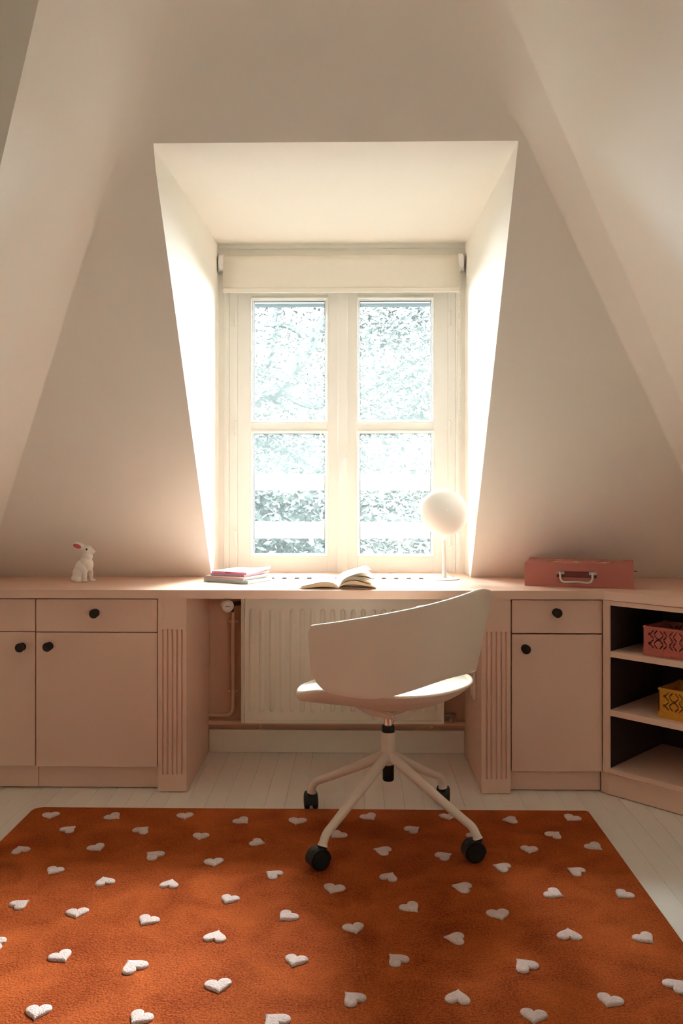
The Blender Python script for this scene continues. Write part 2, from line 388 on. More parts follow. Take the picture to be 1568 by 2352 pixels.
for s, (u0, u1) in enumerate(((545.5, 776), (797, 1028.5))):
    bm = BM(); g0, g1 = GX[s]
    zt, zbm = vz(650), vz(1318.5)
    yb = 3.845
    gl0, gl1 = ux(g0 - 5), ux(g1 + 5)
    vv = [(vz(GV[0][0] - 5), vz(GV[0][1] + 5)), (vz(GV[1][0] - 5), vz(GV[1][1] + 3))]
    box(bm, ux(u0), gl0, YS, yb, zbm, zt, .0025); box(bm, gl1, ux(u1), YS, yb, zbm, zt, .0025)
    box(bm, gl0, gl1, YS + .0002, yb, vv[0][0], zt, .0015); box(bm, gl0, gl1, YS + .0002, yb, vv[1][0], vv[0][1], .0015); box(bm, gl0, gl1, YS + .0002, yb, zbm, vv[1][1], .0015)
    sash = wpart('sash', bm, WINW)
    for a, b in GV:
        x0, x1_, z0, z1 = ux(g0, 3.81), ux(g1, 3.81), vz(b, 3.81), vz(a, 3.81)
        bm = BM()                                      # raised bead round the pane
        for (p, q, r, t) in ((gl0 - .007, gl0 + .002, z0 - .012, z1 + .012), (gl1 - .002, gl1 + .007, z0 - .012, z1 + .012)): box(bm, p, q, YS - .006, YS + .004, r, t, .002)
        box(bm, gl0, gl1, YS - .006, YS + .004, z1 + .005, z1 + .0125, .002); box(bm, gl0, gl1, YS - .006, YS + .004, z0 - .0125, z0 - .005, .002)
        for (p, q, r, t) in ((gl0 - .001, x0, z0, z1), (x1_, gl1 + .001, z0, z1), (gl0, gl1, z1, z1 + .007), (gl0, gl1, z0 - .007, z0)): box(bm, p, q, 3.806, 3.83, r, t, .0015)
        wpart('glazing_bead', bm, WINW, sash)
        bm = BM(); box(bm, x0 - .002, x1_ + .002, 3.815, 3.819, z0 - .002, z1 + .002); wpart('pane', bm, GLASS, sash)
        bm = BM()
        for (p, q, r, t) in ((x0 - .001, x0 + .003, z0, z1), (x1_ - .003, x1_ + .001, z0, z1), (x0, x1_, z1 - .0022, z1)): box(bm, p, q, 3.822, 3.832, r, t)
        wpart('gasket', bm, GASK, sash)
bm = BM(); box(bm, ux(775), ux(798), YS - .014, YS + .03, vz(1318.5), vz(650), .004); wpart('meeting_stile', bm, WINW)
for u in (540.5, 1032.5):
    for v in (730.5, 984, 1236):
        bm = BM(); c = at(u, v, YS - .014); lathe(bm, [(.002, -.037), (.0066, -.034), (.0066, -.001), (.0058, 0), (.0066, .001), (.0066, .034), (.002, .037)], 12, Tm(c.x, YS - .012, c.z))
        wpart('hinge', bm, WINW, smooth=True)
# lever handle, hanging a little off plumb
bm = BM(); ha, hb = at(790, 1046, YS - .05), at(781, 1118, YS - .05)
lathe(bm, [(.012, 0), (.012, .012), (.008, .016), (.008, .04)], 16, Tm(ha.x, YS - .012, ha.z - .016) @ Rm(PI / 2, 'X'))
d = (hb - ha).normalized(); sx = Vector((1, 0, 0))
rows = []
for t, w, dd in ((0, .004, .006), (.06, .0085, .010), (.22, .0125, .012), (.45, .011, .012), (.8, .0095, .011), (.97, .009, .010), (1, .006, .006)):
    c = ha + (hb - ha) * t
    rows.append([c + Vector((-w, .002, 0)), c + Vector((-w, -dd * .6, 0)), c + Vector((-w * .4, -dd, 0)), c + Vector((0, -dd * .75, 0)), c + Vector((w * .4, -dd, 0)), c + Vector((w, -dd * .6, 0)), c + Vector((w, .002, 0))])
R, _ = grid(bm, rows, close=True); bm.faces.new(R[0]); bm.faces.new(R[-1][::-1]); bmesh.ops.recalc_face_normals(bm, faces=bm.faces)
wpart('handle', bm, mat('handle_white', (.88, .88, .87), .3, .01, 6), smooth=True)

# guard rail outside
gr = empty('guard_rail', (-.065, 3.96, .9)); tag(gr, 'two white horizontal guard bars outside the window', 'railing')
for a, b in ((1089, 1126), (1199, 1236)):
    z0, z1 = at(784, b, 3.96).z, at(784, a, 3.96).z
    bm = BM(); box(bm, -.62, .62, -.012, .03, z0 - .9, z1 - .9, .006); obj('bar', bm, GUARD, gr)
bm = BM(); box(bm, -.60, -.545, .03, .05, -.12, .45, .004); obj('bracket', bm, GUARD, gr)
bm = BM(); box(bm, .535, .59, .03, .05, -.12, .45, .004); obj('bracket', bm, GUARD, gr)

# roller blind
YR = 3.735
rb = empty('roller_blind', (-.065, YR, 2.15)); tag(rb, 'rolled-up cream fabric roller blind above the window panes', 'blind')
def bpart(name, bm, m, **k):
    o = obj(name, bm, m, None, **k); o.parent = rb; o.matrix_parent_inverse = Matrix.Translation(-Vector(rb.location)); return o
bx0, bx1 = at(513, 0, YR - .02).x, at(1053, 0, YR - .02).x
zr = at(784, 603, YR).z; rr = .031
bm = BM(); rows = []
prof = [(YR + rr * math.cos(a), zr + rr * math.sin(a)) for a in [math.radians(d) for d in range(350, 170, -10)]]
prof = [(YR - rr * math.cos(math.radians(a)), zr + rr * math.sin(math.radians(a))) for a in range(-150, 1, 10)][::-1]
zh = at(784, 661, YR - rr).z; zbb = at(784, 672, YR - rr).z
full = [(YR + rr * math.cos(math.radians(a)), zr + rr * math.sin(math.radians(a))) for a in range(-60, 181, 10)] + [(YR - rr, zr - .02), (YR - rr, zh), (YR - rr + .0006, zbb + .008)]
for x in [bx0 + (bx1 - bx0) * k / 12 for k in range(13)]: rows.append([(x, y, z) for y, z in full])
grid(bm, rows); bmesh.ops.recalc_face_normals(bm, faces=bm.faces)
fo = bpart('fabric', bm, BLIND, smooth=True); sm = fo.modifiers.new('thick', 'SOLIDIFY'); sm.thickness = .0012
bm = BM(); box(bm, bx0, bx1, YR - rr - .004, YR - rr + .006, zbb, zh, .002); bpart('hem_bar', bm, BLIND)
BRK = mat('bracket_white', (.86, .85, .86), .3, .02, 20)
for x, s in ((bx0 - .006, -1), (bx1 + .006, 1)):
    bm = BM(); lathe(bm, [(.003, -.011), (.034, -.011), (.037, -.006), (.037, .006), (.034, .011), (.003, .011)], 24, Tm(x + s * .004, YR, zr) @ Rm(PI / 2, 'Y'))
    bpart('bracket', bm, BRK, smooth=True)
    bm = BM(); box(bm, x + s * .012, x + s * .018, YR - .02, YR + .035, zr - .045, zr + .03, .002); bpart('bracket_plate', bm, CHROME)
bm = BM()                                              # bead chain: two strands meeting in a loop above the worktop
xc = at(1059, 620, YR - .036).x; zc0 = zr - .01; zc1 = DESK + .012
nb = 150
for k in range(nb):
    t = k / (nb - 1)
    z = zc0 + (zc1 - zc0) * t
    for s in (0, 1):
        xx = xc - (.004 + .030 * t * s) - .006 * t
        yy = YR - .036 + .012 * s
        bmesh.ops.create_icosphere(bm, subdivisions=1, radius=.0024, matrix=Tm(xx, yy, z))
co = bpart('bead_chain', bm, mat('chain_white', (.84, .82, .76), .35, .02, 20), smooth='all'); co['kind'] = 'stuff'

# ================================================================== BUILT-IN FURNITURE
YD = 3.10                                               # front edge of the worktop
dx = lambda u, y=YD: at(u, HV, y).x
XK = dx(1385.5)                                         # corner where the front turns 45 degrees
TD = Vector((.70711, -.70711, 0)); ND = Vector((.70711, .70711, 0)); OD = Vector((XK, YD, 0))
DL = 1.05
# --- worktop, with a row of vent slots in front of the window
wt = empty('worktop', (0, 3.3, DESK)); tag(wt, 'long pink painted worktop running under the window and round the corner', 'worktop')
bm = BM(); z0, z1 = DESK - .032, DESK
YV0, YV1 = 3.495, 3.553
def pbox(a, b, c, d): box(bm, a, b, c, d, z0, z1)
pbox(-1.70, XK, YD, YV0); pbox(-1.70, XK, YV1, 3.60); pbox(XL - .01, XR + .01, 3.60, 3.80)
slots = [at(624.4 + 28.55 * k, HV, 3.526).x for k in range(-1, 13)]
xa = -1.70
for s in slots: pbox(xa, s - .0105, YV0, YV1); xa = s + .0105
pbox(xa, XK, YV0, YV1)
e = OD + TD * DL; e2 = e + ND * .66
prism(bm, [(XK, YD), (e.x, e.y), (e2.x, e2.y), (xk0 + .0, 3.6), (XK, 3.60)], z0, z1)
wo = obj('top', bm, PINK); wo.parent = wt; wo.matrix_parent_inverse = Matrix.Translation(-Vector(wt.location))

SLOTM = mat('painted_slot_shade', (.20, .095, .065), .8, .1, 60)  # dark brown liners stand in for shade inside the vent slots
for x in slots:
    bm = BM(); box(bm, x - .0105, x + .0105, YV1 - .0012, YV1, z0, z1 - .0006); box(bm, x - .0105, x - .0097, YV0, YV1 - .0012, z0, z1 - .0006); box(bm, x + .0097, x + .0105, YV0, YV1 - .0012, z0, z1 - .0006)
    vo = obj('vent_slot_shade', bm, SLOTM); vo.parent = wt; vo.matrix_parent_inverse = Matrix.Translation(-Vector(wt.location))
YDO = 3.118; YPIL = 3.112                               # door fronts, pillar fronts
def knob(parent, u, v, y, M=None):
    bm = BM(); c = at(u, v, y - .028)
    lathe(bm, [(.0155, 0), (.0155, .003), (.007, .006), (.006, .013), (.010, .016), (.0165, .020), (.0172, .025), (.0150, .029), (.008, .031), (.001, .0315)], 28, Tm(c.x, y, c.z) @ Rm(PI / 2, 'X'))
    o = obj('knob', bm, KNOB, smooth=True); o.parent = parent; o.matrix_parent_inverse = parent.matrix_world.inverted(); return o
def cabinet(name, label, xa, xb_, doors, plinth_x=None):
    t = empty(name, ((xa + xb_) / 2, 3.35, 0)); tag(t, label, 'cabinet', 'built-in base cabinets'); bpy.context.view_layer.update()
    def part(nm, bm, m, par=t, **k):
        o = obj(nm, bm, m, **k); o.parent = par; o.matrix_parent_inverse = Tm(-t.location.x, -t.location.y, 0) ; return o
    bm = BM(); zt = DESK - .034; zbt = .088
    box(bm, xa, xa + .018, YDO + .021, 3.58, zbt, zt); box(bm, xb_ - .018, xb_, YDO + .021, 3.58, zbt, zt); box(bm, xa + .018, xb_ - .018, YDO + .03, 3.58, zbt, zbt + .018); box(bm, xa + .018, xb_ - .018, 3.565, 3.58, zbt + .018, zt); box(bm, xa + .018, xb_ - .018, YDO + .03, 3.56, zt - .018, zt)
    part('carcass', bm, GAP)
    bm = BM(); box(bm, xa, xb_, YDO + .032, YDO + .05, .004, zbt + .004, .002); part('plinth', bm, PINK)
    for (nm, a, b, v0, v1, ku, kv) in doors:
        bm = BM(); za, zb_ = at(CU, v1, YDO).z, at(CU, v0, YDO).z
        box(bm, a, b, YDO, YDO + .02, za, zb_, .0012)
        o = obj(nm, bm, PINK); o.parent = t; o.matrix_parent_inverse = Tm(-t.location.x, -t.location.y, 0)
        bm = BM(); c = at(ku, kv, YDO - .028)
        lathe(bm, [(.0155, 0), (.0155, .003), (.007, .006), (.006, .013), (.010, .016), (.0165, .020), (.0172, .025), (.0150, .029), (.008, .031), (.001, .0315)], 28, Tm(c.x, YDO, c.z) @ Rm(PI / 2, 'X'))
        k = obj('knob', bm, KNOB, smooth=True); k.parent = o
    return t
ddx = lambda u: at(u, HV, YDO).x
cabinet('base_cabinet', 'pink base cabinet cut off by the left edge of the photo', ddx(-196), ddx(81), [('drawer_front', ddx(-195), ddx(80.2), 1377.5, 1452, -60, 1410), ('door', ddx(-195), ddx(80.2), 1453.8, 1763, 43.7, 1488.6)])
cabinet('base_cabinet', 'wide pink base cabinet under the white rabbit, left of the radiator', ddx(81.5), ddx(362.5), [('drawer_front', ddx(82.8), ddx(361), 1377.5, 1453, 214, 1410.5), ('door', ddx(82.8), ddx(361), 1454.8, 1764, 107, 1487)])
cabinet('base_cabinet', 'narrow pink base cabinet right of the desk chair, beside the open corner shelves', ddx(1173.5), ddx(1384), [('drawer_front', ddx(1175), ddx(1382.5), 1377.5, 1453, 1281.2, 1409), ('door', ddx(1175), ddx(1382.5), 1456, 1769, 1209, 1492.7)])
# --- fluted pilasters with the side panels of the knee hole
def pilaster(label, u0, u1, gro, v0, v1, side):
    a, b = at(u0, HV, YPIL).x, at(u1, HV, YPIL).x
    t = empty('fluted_pilaster', ((a + b) / 2, YPIL + .02, 0)); tag(t, label, 'pilaster', 'fluted pilasters')
    inv = Tm(-t.location.x, -t.location.y, 0)
    zt = DESK - .033; g0, g1 = at(CU, v1, YPIL).z, at(CU, v0, YPIL).z; hw = .0034; dep = .0065
    xs = [at(u, HV, YPIL).x for u in gro]
    bm = BM()
    # face: flat strips between the flutes, flutes as half-round channels
    def quad(p): bm.faces.new([bm.verts.new(q) for q in p])
    ed = a
    for x in xs + [None]:
        r = b if x is None else x - hw
        quad([(ed, YPIL, g0), (r, YPIL, g0), (r, YPIL, g1), (ed, YPIL, g1)])
        if x is not None:
            n = 6
            for k in range(n):
                t0, t1 = PI * k / n, PI * (k + 1) / n
                quad([(x - hw * math.cos(t0), YPIL + dep * math.sin(t0), g0), (x - hw * math.cos(t1), YPIL + dep * math.sin(t1), g0), (x - hw * math.cos(t1), YPIL + dep * math.sin(t1), g1), (x - hw * math.cos(t0), YPIL + dep * math.sin(t0), g1)])
            for z, s in ((g0, -1), (g1, 1)):           # rounded ends
                for k in range(n):
                    t0, t1 = PI * k / n, PI * (k + 1) / n
                    p0 = (x - hw * math.cos(t0), YPIL, z + s * hw * math.sin(t0)); p1_ = (x - hw * math.cos(t1), YPIL, z + s * hw * math.sin(t1))
                    c0 = (x - hw * math.cos(t0), YPIL + dep * math.sin(t0), z); c1 = (x - hw * math.cos(t1), YPIL + dep * math.sin(t1), z)
                    quad([p0, p1_, c1, c0] if s > 0 else [c0, c1, p1_, p0])
            ed = x + hw
    for z, zz, s in ((g0, .003, -1), (g1, zt, 1)):
        ed = a
        for x in xs + [None]:
            r = b if x is None else x - hw
            quad([(ed, YPIL, min(z, zz)), (r, YPIL, min(z, zz)), (r, YPIL, max(z, zz)), (ed, YPIL, max(z, zz))])
            if x is not None:
                n = 6
                for k in range(n):
                    t0, t1 = PI * k / n, PI * (k + 1) / n
                    quad([(x - hw * math.cos(t0), YPIL, z + s * hw * math.sin(t0)), (x - hw * math.cos(t1), YPIL, z + s * hw * math.sin(t1)), (x - hw * math.cos(t1), YPIL, zz), (x - hw * math.cos(t0), YPIL, zz)])
                ed = x + hw
    quad([(a, YPIL, .003), (a, YPIL + .03, .003), (a, YPIL + .03, zt), (a, YPIL, zt)]); quad([(b, YPIL, .003), (b, YPIL, zt), (b, YPIL + .03, zt), (b, YPIL + .03, .003)])
    quad([(a, YPIL, zt), (a, YPIL + .03, zt), (b, YPIL + .03, zt), (b, YPIL, zt)]); quad([(a, YPIL, .003), (b, YPIL, .003), (b, YPIL + .03, .003), (a, YPIL + .03, .003)])
    bmesh.ops.remove_doubles(bm, verts=bm.verts, dist=1e-5); bmesh.ops.recalc_face_normals(bm, faces=bm.faces)
    o = obj('fluted_face', bm, PINK); o.parent = t; o.matrix_parent_inverse = inv
    bm = BM()
    if side > 0: box(bm, b - .022, b - .0005, YPIL + .03, YK - .002, .003, zt, .001)
    else: box(bm, a + .0005, a + .022, YPIL + .03, YK - .002, .003, zt, .001)
    o = obj('side_panel', bm, PINK); o.parent = t; o.matrix_parent_inverse = inv
    return a, b
_, XPL = pilaster('pink fluted pilaster and side panel left of the radiator', 362.8, 428, [374, 384.6, 395.7, 406.6, 417.4], 1448.7, 1779.7, 1)
XPR, _ = pilaster('pink fluted pilaster and side panel right of the desk chair', 1105, 1172.3, [1117.3, 1128, 1139.4, 1150.7, 1161.4], 1452, 1785.5, -1)
# --- open corner shelves at 45 degrees
sh = empty('corner_shelf_unit', (OD.x, OD.y, 0), -PI / 4); tag(sh, 'open pink corner shelf unit set at 45 degrees, holding two crates', 'shelf')
def sbox(nm, a, b, c, d, e_, f_, m=PINK, bev=.0015):
    bm = BM(); box(bm, a, b, c, d, e_, f_, bev); return obj(nm, bm, m, sh)
SD = .44; zt = DESK - .034
sbox('stile', .000, .022, .004, SD, .088, zt); sbox('stile', .93, .95, .004, SD, .0, zt)
sbox('top_rail', .022, .93, .004, .024, .705, zt); sbox('back_panel', .022, .93, SD - .012, SD - .002, .09, zt)
sbox('shelf', .022, .93, .006, SD - .012, .515, .537); sbox('shelf', .022, .93, .006, SD - .012, .299, .322); sbox('shelf', .022, .93, .004, SD - .012, .088, .107)
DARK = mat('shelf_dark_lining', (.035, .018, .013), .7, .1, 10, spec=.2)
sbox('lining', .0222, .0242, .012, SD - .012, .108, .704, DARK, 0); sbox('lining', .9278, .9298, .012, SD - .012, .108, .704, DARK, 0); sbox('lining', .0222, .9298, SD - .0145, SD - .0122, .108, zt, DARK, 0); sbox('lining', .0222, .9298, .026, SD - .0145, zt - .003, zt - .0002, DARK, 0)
bm = BM(); prism(bm, [(-.003, .001), (.0, .0045), (.0, .03), (-.012, .03)], .09, zt); prism(bm, [(-.028, .034), (.006, .0235), (.006, .0415), (-.02, .045)], .003, .09); fo_ = obj('corner_filler', bm, PINK, sh)
sbox('plinth', .002, .93, .024, .042, .003, .088)
# ------------------------------------------------------------------ folding crates
def crate(label, m, t0, n0, z):
    Wd, Dp, Ht = .266, .17, .105
    t = empty('storage_crate', OD + TD * t0 + ND * n0 + Vector((0, 0, z)), -PI / 4); tag(t, label, 'crate', 'folding storage crates')
    def panel(w, n, offs):
        bm = BM(); box(bm, 0, w, 0, .004, .004, Ht - .006)
        o = obj('panel', bm, m); bmc = BM()
        for c in range(n):
            for r in range(4):
                for k in (0, 1):
                    x = offs + c * .035 + (k - .5) * .0137; zz = .0365 + r * .0166; s = 1 if (c + r) % 2 else -1
                    if x < .014 or x > w - .012: continue
                    box(bmc, -.0023, .0023, -.01, .015, -.0088, .0088, 0, Tm(x, 0, zz) @ Rm(s * math.radians(42), 'Y'))
            x = offs + c * .035 + .0175
            if c % 3 == 0: box(bmc, -.0045, .0045, -.01, .015, -.0045, .0045, 0, Tm(x, 0, .0614) @ Rm(PI / 4, 'Y'))
        for zz in (.0448, .0780): box(bmc, -.0045, .0045, -.01, .015, -.0045, .0045, 0, Tm(offs - .017, 0, zz) @ Rm(PI / 4, 'Y'))
        co = obj('cut', bmc, m)
        md = o.modifiers.new('cut', 'BOOLEAN'); md.object = co; md.operation = 'DIFFERENCE'; md.solver = 'EXACT'; md.use_self = True
        dg = bpy.context.evaluated_depsgraph_get(); me = bpy.data.meshes.new_from_object(o.evaluated_get(dg))
        o.modifiers.clear(); o.data = me; bpy.data.objects.remove(co); return o
    fr_ = panel(Wd, 7, .038); fr_.name = 'front_panel'; fr_.parent = t
    bk = fr_.copy(); C.objects.link(bk); bk.name = 'rear_panel'; bk.parent = t; bk.location = (Wd, Dp, 0); bk.rotation_euler = (0, 0, PI)
    sd = panel(Dp, 4, .036); sd.name = 'end_panel'; sd.parent = t; sd.location = (0, Dp, 0); sd.rotation_euler = (0, 0, -PI / 2)
    s2 = sd.copy(); C.objects.link(s2); s2.parent = t; s2.location = (Wd, 0, 0); s2.rotation_euler = (0, 0, PI / 2)
    bm = BM(); box(bm, .002, Wd - .002, .002, Dp - .002, .0, .006); obj('base', bm, m, t)
    bm = BM()                                          # stepped foot band with finger notch, proud of the panels
    for (a, b, h) in ((-.0015, .04, .0225), (.04, .075, .0265), (.075, Wd + .0015, .0225)): 
        if b > .08:
            box(bm, a, .10, -.0022, .0005, .0, h, .0006); box(bm, .10, .165, -.0022, .0005, .010, h, .0006); box(bm, .165, b, -.0022, .0005, .0, h, .0006)
        else: box(bm, a, b, -.0022, .0005, .0, h, .0006)
    box(bm, -.0022, .0005, .0, Dp, 0, .0225, .0006); box(bm, Wd - .0005, Wd + .0022, .0, Dp, 0, .0225, .0006); box(bm, 0, Wd, Dp - .0005, Dp + .0022, 0, .0225, .0006)
    obj('foot_band', bm, m, t)
    bm = BM()
    box(bm, -.002, Wd + .002, -.002, .006, Ht - .006, Ht, .0008); box(bm, -.002, Wd + .002, Dp - .006, Dp + .002, Ht - .006, Ht, .0008); box(bm, -.002, .006, .006, Dp - .006, Ht - .006, Ht, .0008); box(bm, Wd - .006, Wd + .002, .006, Dp - .006, Ht - .006, Ht, .0008)
    for x, y in ((.004, .004), (Wd - .004, .004), (.004, Dp - .004), (Wd - .004, Dp - .004)): box(bm, x - .003, x + .003, y - .003, y + .003, Ht, Ht + .0025)
    obj('rim', bm, m, t)
crate('terracotta red folding crate on the upper corner shelf', CRATER, .142, .026, .5372)
crate('mustard yellow folding crate on the middle corner shelf', CRATEY, .193, .036, .3222)

# ================================================================== RADIATOR, PIPES, SOCKET
YRD = 3.505
rx0, rx1 = at(553, HV, YRD).x, at(1020, HV, YRD).x; rz0, rz1 = at(CU, 1663, YRD).z, DESK - .058
ra = empty('radiator', ((rx0 + rx1) / 2, YRD, 0)); tag(ra, 'cream ribbed panel radiator under the worktop behind the chair', 'radiator')
inv = Tm(-ra.location.x, -ra.location.y, 0)
def rpart(nm, bm, m=RADI, par=ra, **k):
    o = obj(nm, bm, m, **k); o.parent = par; o.matrix_parent_inverse = inv; return o
bm = BM(); box(bm, rx0 + .012, rx1 - .006, YRD + .006, YRD + .024, rz0 + .006, rz1 - .005, .003); rpart('panel', bm)
bm = BM()                                              # flanged edge of the front panel
fx0 = rx0 + .0145
box(bm, fx0, rx1, YRD, YRD + .012, rz0, rz0 + .014, .003); box(bm, fx0, rx1, YRD, YRD + .012, rz1 - .012, rz1, .003)
box(bm, fx0, fx0 + .004, YRD, YRD + .012, rz0 + .01, rz1 - .01, .002); box(bm, rx1 - .014, rx1, YRD, YRD + .012, rz0 + .01, rz1 - .01, .003)
rpart('rim', bm)
bm = BM(); box(bm, rx0, rx0 + .005, YRD + .004, YK - .035, rz0, rz1, .001); box(bm, rx0 + .0065, rx0 + .012, YRD + .0, YRD + .02, rz0, rz1, .001); rpart('side_grille', bm)
bm = BM(); box(bm, rx1 - .004, rx1 + .001, YRD + .01, YK - .035, rz0, rz1, .001); rpart('side_grille', bm)
zr0, zr1 = at(CU, 1637, YRD).z, at(CU, 1399, YRD).z; rme = None
for k in range(19):
    xc_ = at(577 + 23.35 * k, HV, YRD).x
    if xc_ > rx1 - .02: break
    if rme is None:
        bm = BM(); rows = []
        for z, s in ((zr0, 0), (zr0 + .004, .6), (zr0 + .010, .95), (zr0 + .016, 1), (zr1 - .016, 1), (zr1 - .010, .95), (zr1 - .004, .6), (zr1, 0)):
            rows.append([(x * (.35 + .65 * s), y * s, z) for x, y in ((-.0105, .0), (-.0085, -.0034), (-.0065, -.0052), (.0065, -.0052), (.0085, -.0034), (.0105, .0))])
        grid(bm, rows); bmesh.ops.recalc_face_normals(bm, faces=bm.faces)
        ro = obj('rib', bm, RADI, ra, smooth='all'); rme = ro.data
        for p in rme.polygons:
            if p.normal.y > 0: pass
    else:
        ro = bpy.data.objects.new('rib', rme); C.objects.link(ro); ro.parent = ra
    ro.location = (xc_ - ra.location.x, .0062, 0)
# thermostatic valve head
vh = empty('radiator_valve', (0, 0, 0)); tag(vh, 'round white thermostat valve head at the upper left of the radiator', 'valve')
VH = mat('valve_white', (.78, .70, .62), .4, .02, 20)
vc = at(521.5, 1391.5, 3.44); vh.location = vc
Mv = Rm(math.radians(82), 'X') @ Matrix.Identity(4)
Mv = Rm(math.radians(-14), 'Z') @ Rm(PI / 2, 'X')
Mv = Rm(math.radians(14), 'Z') @ Rm(PI / 2, 'X')
bm = BM(); lathe(bm, [(.021, -.06), (.0255, -.05), (.0265, .008), (.0255, .014), (.022, .017), (.001, .0175)], 36, Mv); obj('knob_body', bm, VH, vh, smooth=True)
bm = BM(); lathe(bm, [(.0198, .0165), (.0198, .0182), (.0192, .0182), (.0192, .0165)], 36, Mv, caps=False); obj('ring_mark', bm, GASK, vh)
bm = BM()
for k in range(8):
    a = 2 * PI * k / 8 + .2; box(bm, -.0006, .0006, -.002, .002, .0150, .0157, 0, Mv @ Rm(a, 'Z') @ Tm(0, .0233, .0))
obj('scale_mark', bm, GASK, vh)
bm = BM(); tube(bm, [(.012, .05, .0), (.03, .075, 0), (.045, .08, 0)], .009, 12); tube(bm, [(.012, .048, -.002), (.012, .06, -.03)], .008, 12); obj('valve_body', bm, KNOB, vh, smooth=True)
tx = bpy.data.curves.new('maker_mark', 'FONT'); tx.body = 'Danfoss'; tx.size = .0085; tx.shear = .35; tx.align_x = 'CENTER'; tx.align_y = 'CENTER'; tx.extrude = .0001; tx.space_character = .85
to = bpy.data.objects.new('maker_mark', tx); C.objects.link(to); bpy.context.view_layer.update()
me = bpy.data.meshes.new_from_object(to.evaluated_get(bpy.context.evaluated_depsgraph_get())); bpy.data.objects.remove(to)
to = bpy.data.objects.new('maker_mark', me); C.objects.link(to); to.parent = vh; me.materials.append(GASK); to.matrix_local = Mv @ Tm(0, 0, .0178)
# pipes
def pipe(nm, label, ctrl, r, clips=()):
    t = empty(nm, ctrl[0]); tag(t, label, 'pipe'); iv = Tm(*[-c for c in ctrl[0]])
    bm = BM(); tube(bm, ctrl, r, 12); o = obj('tube', bm, PIPE, smooth=True); o.parent = t; o.matrix_parent_inverse = iv
    for c, ax in clips:
        bm = BM(); 
        if ax == 'Z':
            tube(bm, [Vector(c) + Vector((0, 0, -.006)), Vector(c) + Vector((0, 0, .006))], r + .003, 12); box(bm, c[0] - .022, c[0] + .022, c[1] + .004, c[1] + .012, c[2] - .006, c[2] + .006, .002)
        else:
            tube(bm, [Vector(c) + Vector((-.006, 0, 0)), Vector(c) + Vector((.006, 0, 0))], r + .003, 12); box(bm, c[0] - .005, c[0] + .005, c[1] - .004, c[1] + .012, c[2] - .022, c[2] + .004, .002)
        o = obj('clip', bm, PIPE, smooth=True); o.parent = t; o.matrix_parent_inverse = iv
YP = 3.58
xv = at(535, HV, YP).x; zu = at(CU, 1643, YP).z; zl = at(CU, 1661, YP - .01).z
el = [(xv - .028 + .028 * math.sin(a), YP, zu + .028 - .028 * math.cos(a)) for a in [PI / 2 * k / 6 for k in range(7)]]
pipe('heating_pipe', 'pink pipe rising from the left panel to the thermostat valve', [(XPL + .001, YP, zu)] + el + [(xv, YP, zu + .30), (xv, YP, at(CU, 1408, YP).z), (xv, YP - .04, vc.z - .018)], .0085, [((xv, YP, at(CU, 1428, YP).z), 'Z'), ((xv, YP, at(CU, 1589, YP).z), 'Z')])
pipe('heating_pipe', 'straight pink pipe running along the skirting under the radiator', [(XPL + .001, YP - .008, zl), (0, YP - .008, zl), (XPR - .001, YP - .008, zl)], .0095, [((at(598, HV, YP).x, YP - .008, zl - .004), 'X'), ((at(990, HV, YP).x, YP - .008, zl - .004), 'X')])
# return valve
rv = empty('return_valve', at(1036, 1644, 3.54)); tag(rv, 'small dark nickel valve at the lower right of the radiator', 'valve')
NICK = mat('nickel', (.30, .27, .24), .35, .1, 30, metal=1)
for a, b, r, n in ((-.034, -.026, .011, 6), (-.026, -.006, .0125, 8), (-.004, .014, .0135, 6), (.014, .020, .010, 12)):
    bm = BM(); lathe(bm, [(r, a), (r, b)], n, Rm(PI / 2, 'Y')); obj('nut', bm, NICK, rv)
bm = BM(); tube(bm, [(-.002, 0, -.005), (-.002, .01, -.03), (-.03, .03, -.034)], .007, 12); obj('elbow', bm, PIPE, rv, smooth=True)
# twin socket on the right side panel
s0, s1 = at(1079, 1580, 3.40), at(1092, 1650, 3.17)
so = empty('wall_socket', (XPR, 3.28, .47)); tag(so, 'pink-white double power socket on the knee-hole side panel right of the chair', 'socket')
so.location = (XPR + .0005, 3.29, .40)
bm = BM(); box(bm, -.010, 0, -.045, .045, -.085, .085, .003); obj('plate', bm, SOCK, so)
for z in (-.037, .037):
    bm = BM(); lathe(bm, [(.030, 0), (.030, .003), (.026, .004), (.023, .0008), (.001, .0006)], 28, Tm(-.010, 0, z) @ Rm(-PI / 2, 'Y')); obj('outlet', bm, SOCK, so, smooth=True)
    bm = BM(); 
    for yy in (-.0095, .0095): lathe(bm, [(.0026, 0), (.0026, .0012)], 10, Tm(-.0108, yy, z) @ Rm(-PI / 2, 'Y'))
    obj('pin_hole', bm, GASK, so)

# ================================================================== RUG
RY1 = 2.935; RX0, RX1 = -1.135, .812; RT = .010
rug = empty('rug', (-.16, 1.55, 0)); tag(rug, 'burnt orange wool rug with scattered pale pink hearts', 'rug')
riv = Tm(.16, -1.55, 0)
def rr_poly(x0, x1, y0, y1, r, n=8):
    out = []
    for cx, cy, a0 in ((x1 - r, y1 - r, 0), (x0 + r, y1 - r, 90), (x0 + r, y0 + r, 180), (x1 - r, y0 + r, 270)):
        rad = r if not (cx > 0 and cy > 1) else r * .35
        if rad != r: cx, cy = x1 - rad, y1 - rad
        for k in range(n + 1):
            a = math.radians(a0 + 90 * k / n); out.append((cx + rad * math.cos(a), cy + rad * math.sin(a)))
    return out
bm = BM()
lv = [(0, .0005, 0), (-.003, .004, 1), (0, .008, 1), (.004, RT, 1)]
P = rr_poly(RX0, RX1, .15, RY1, .03)
rings = []
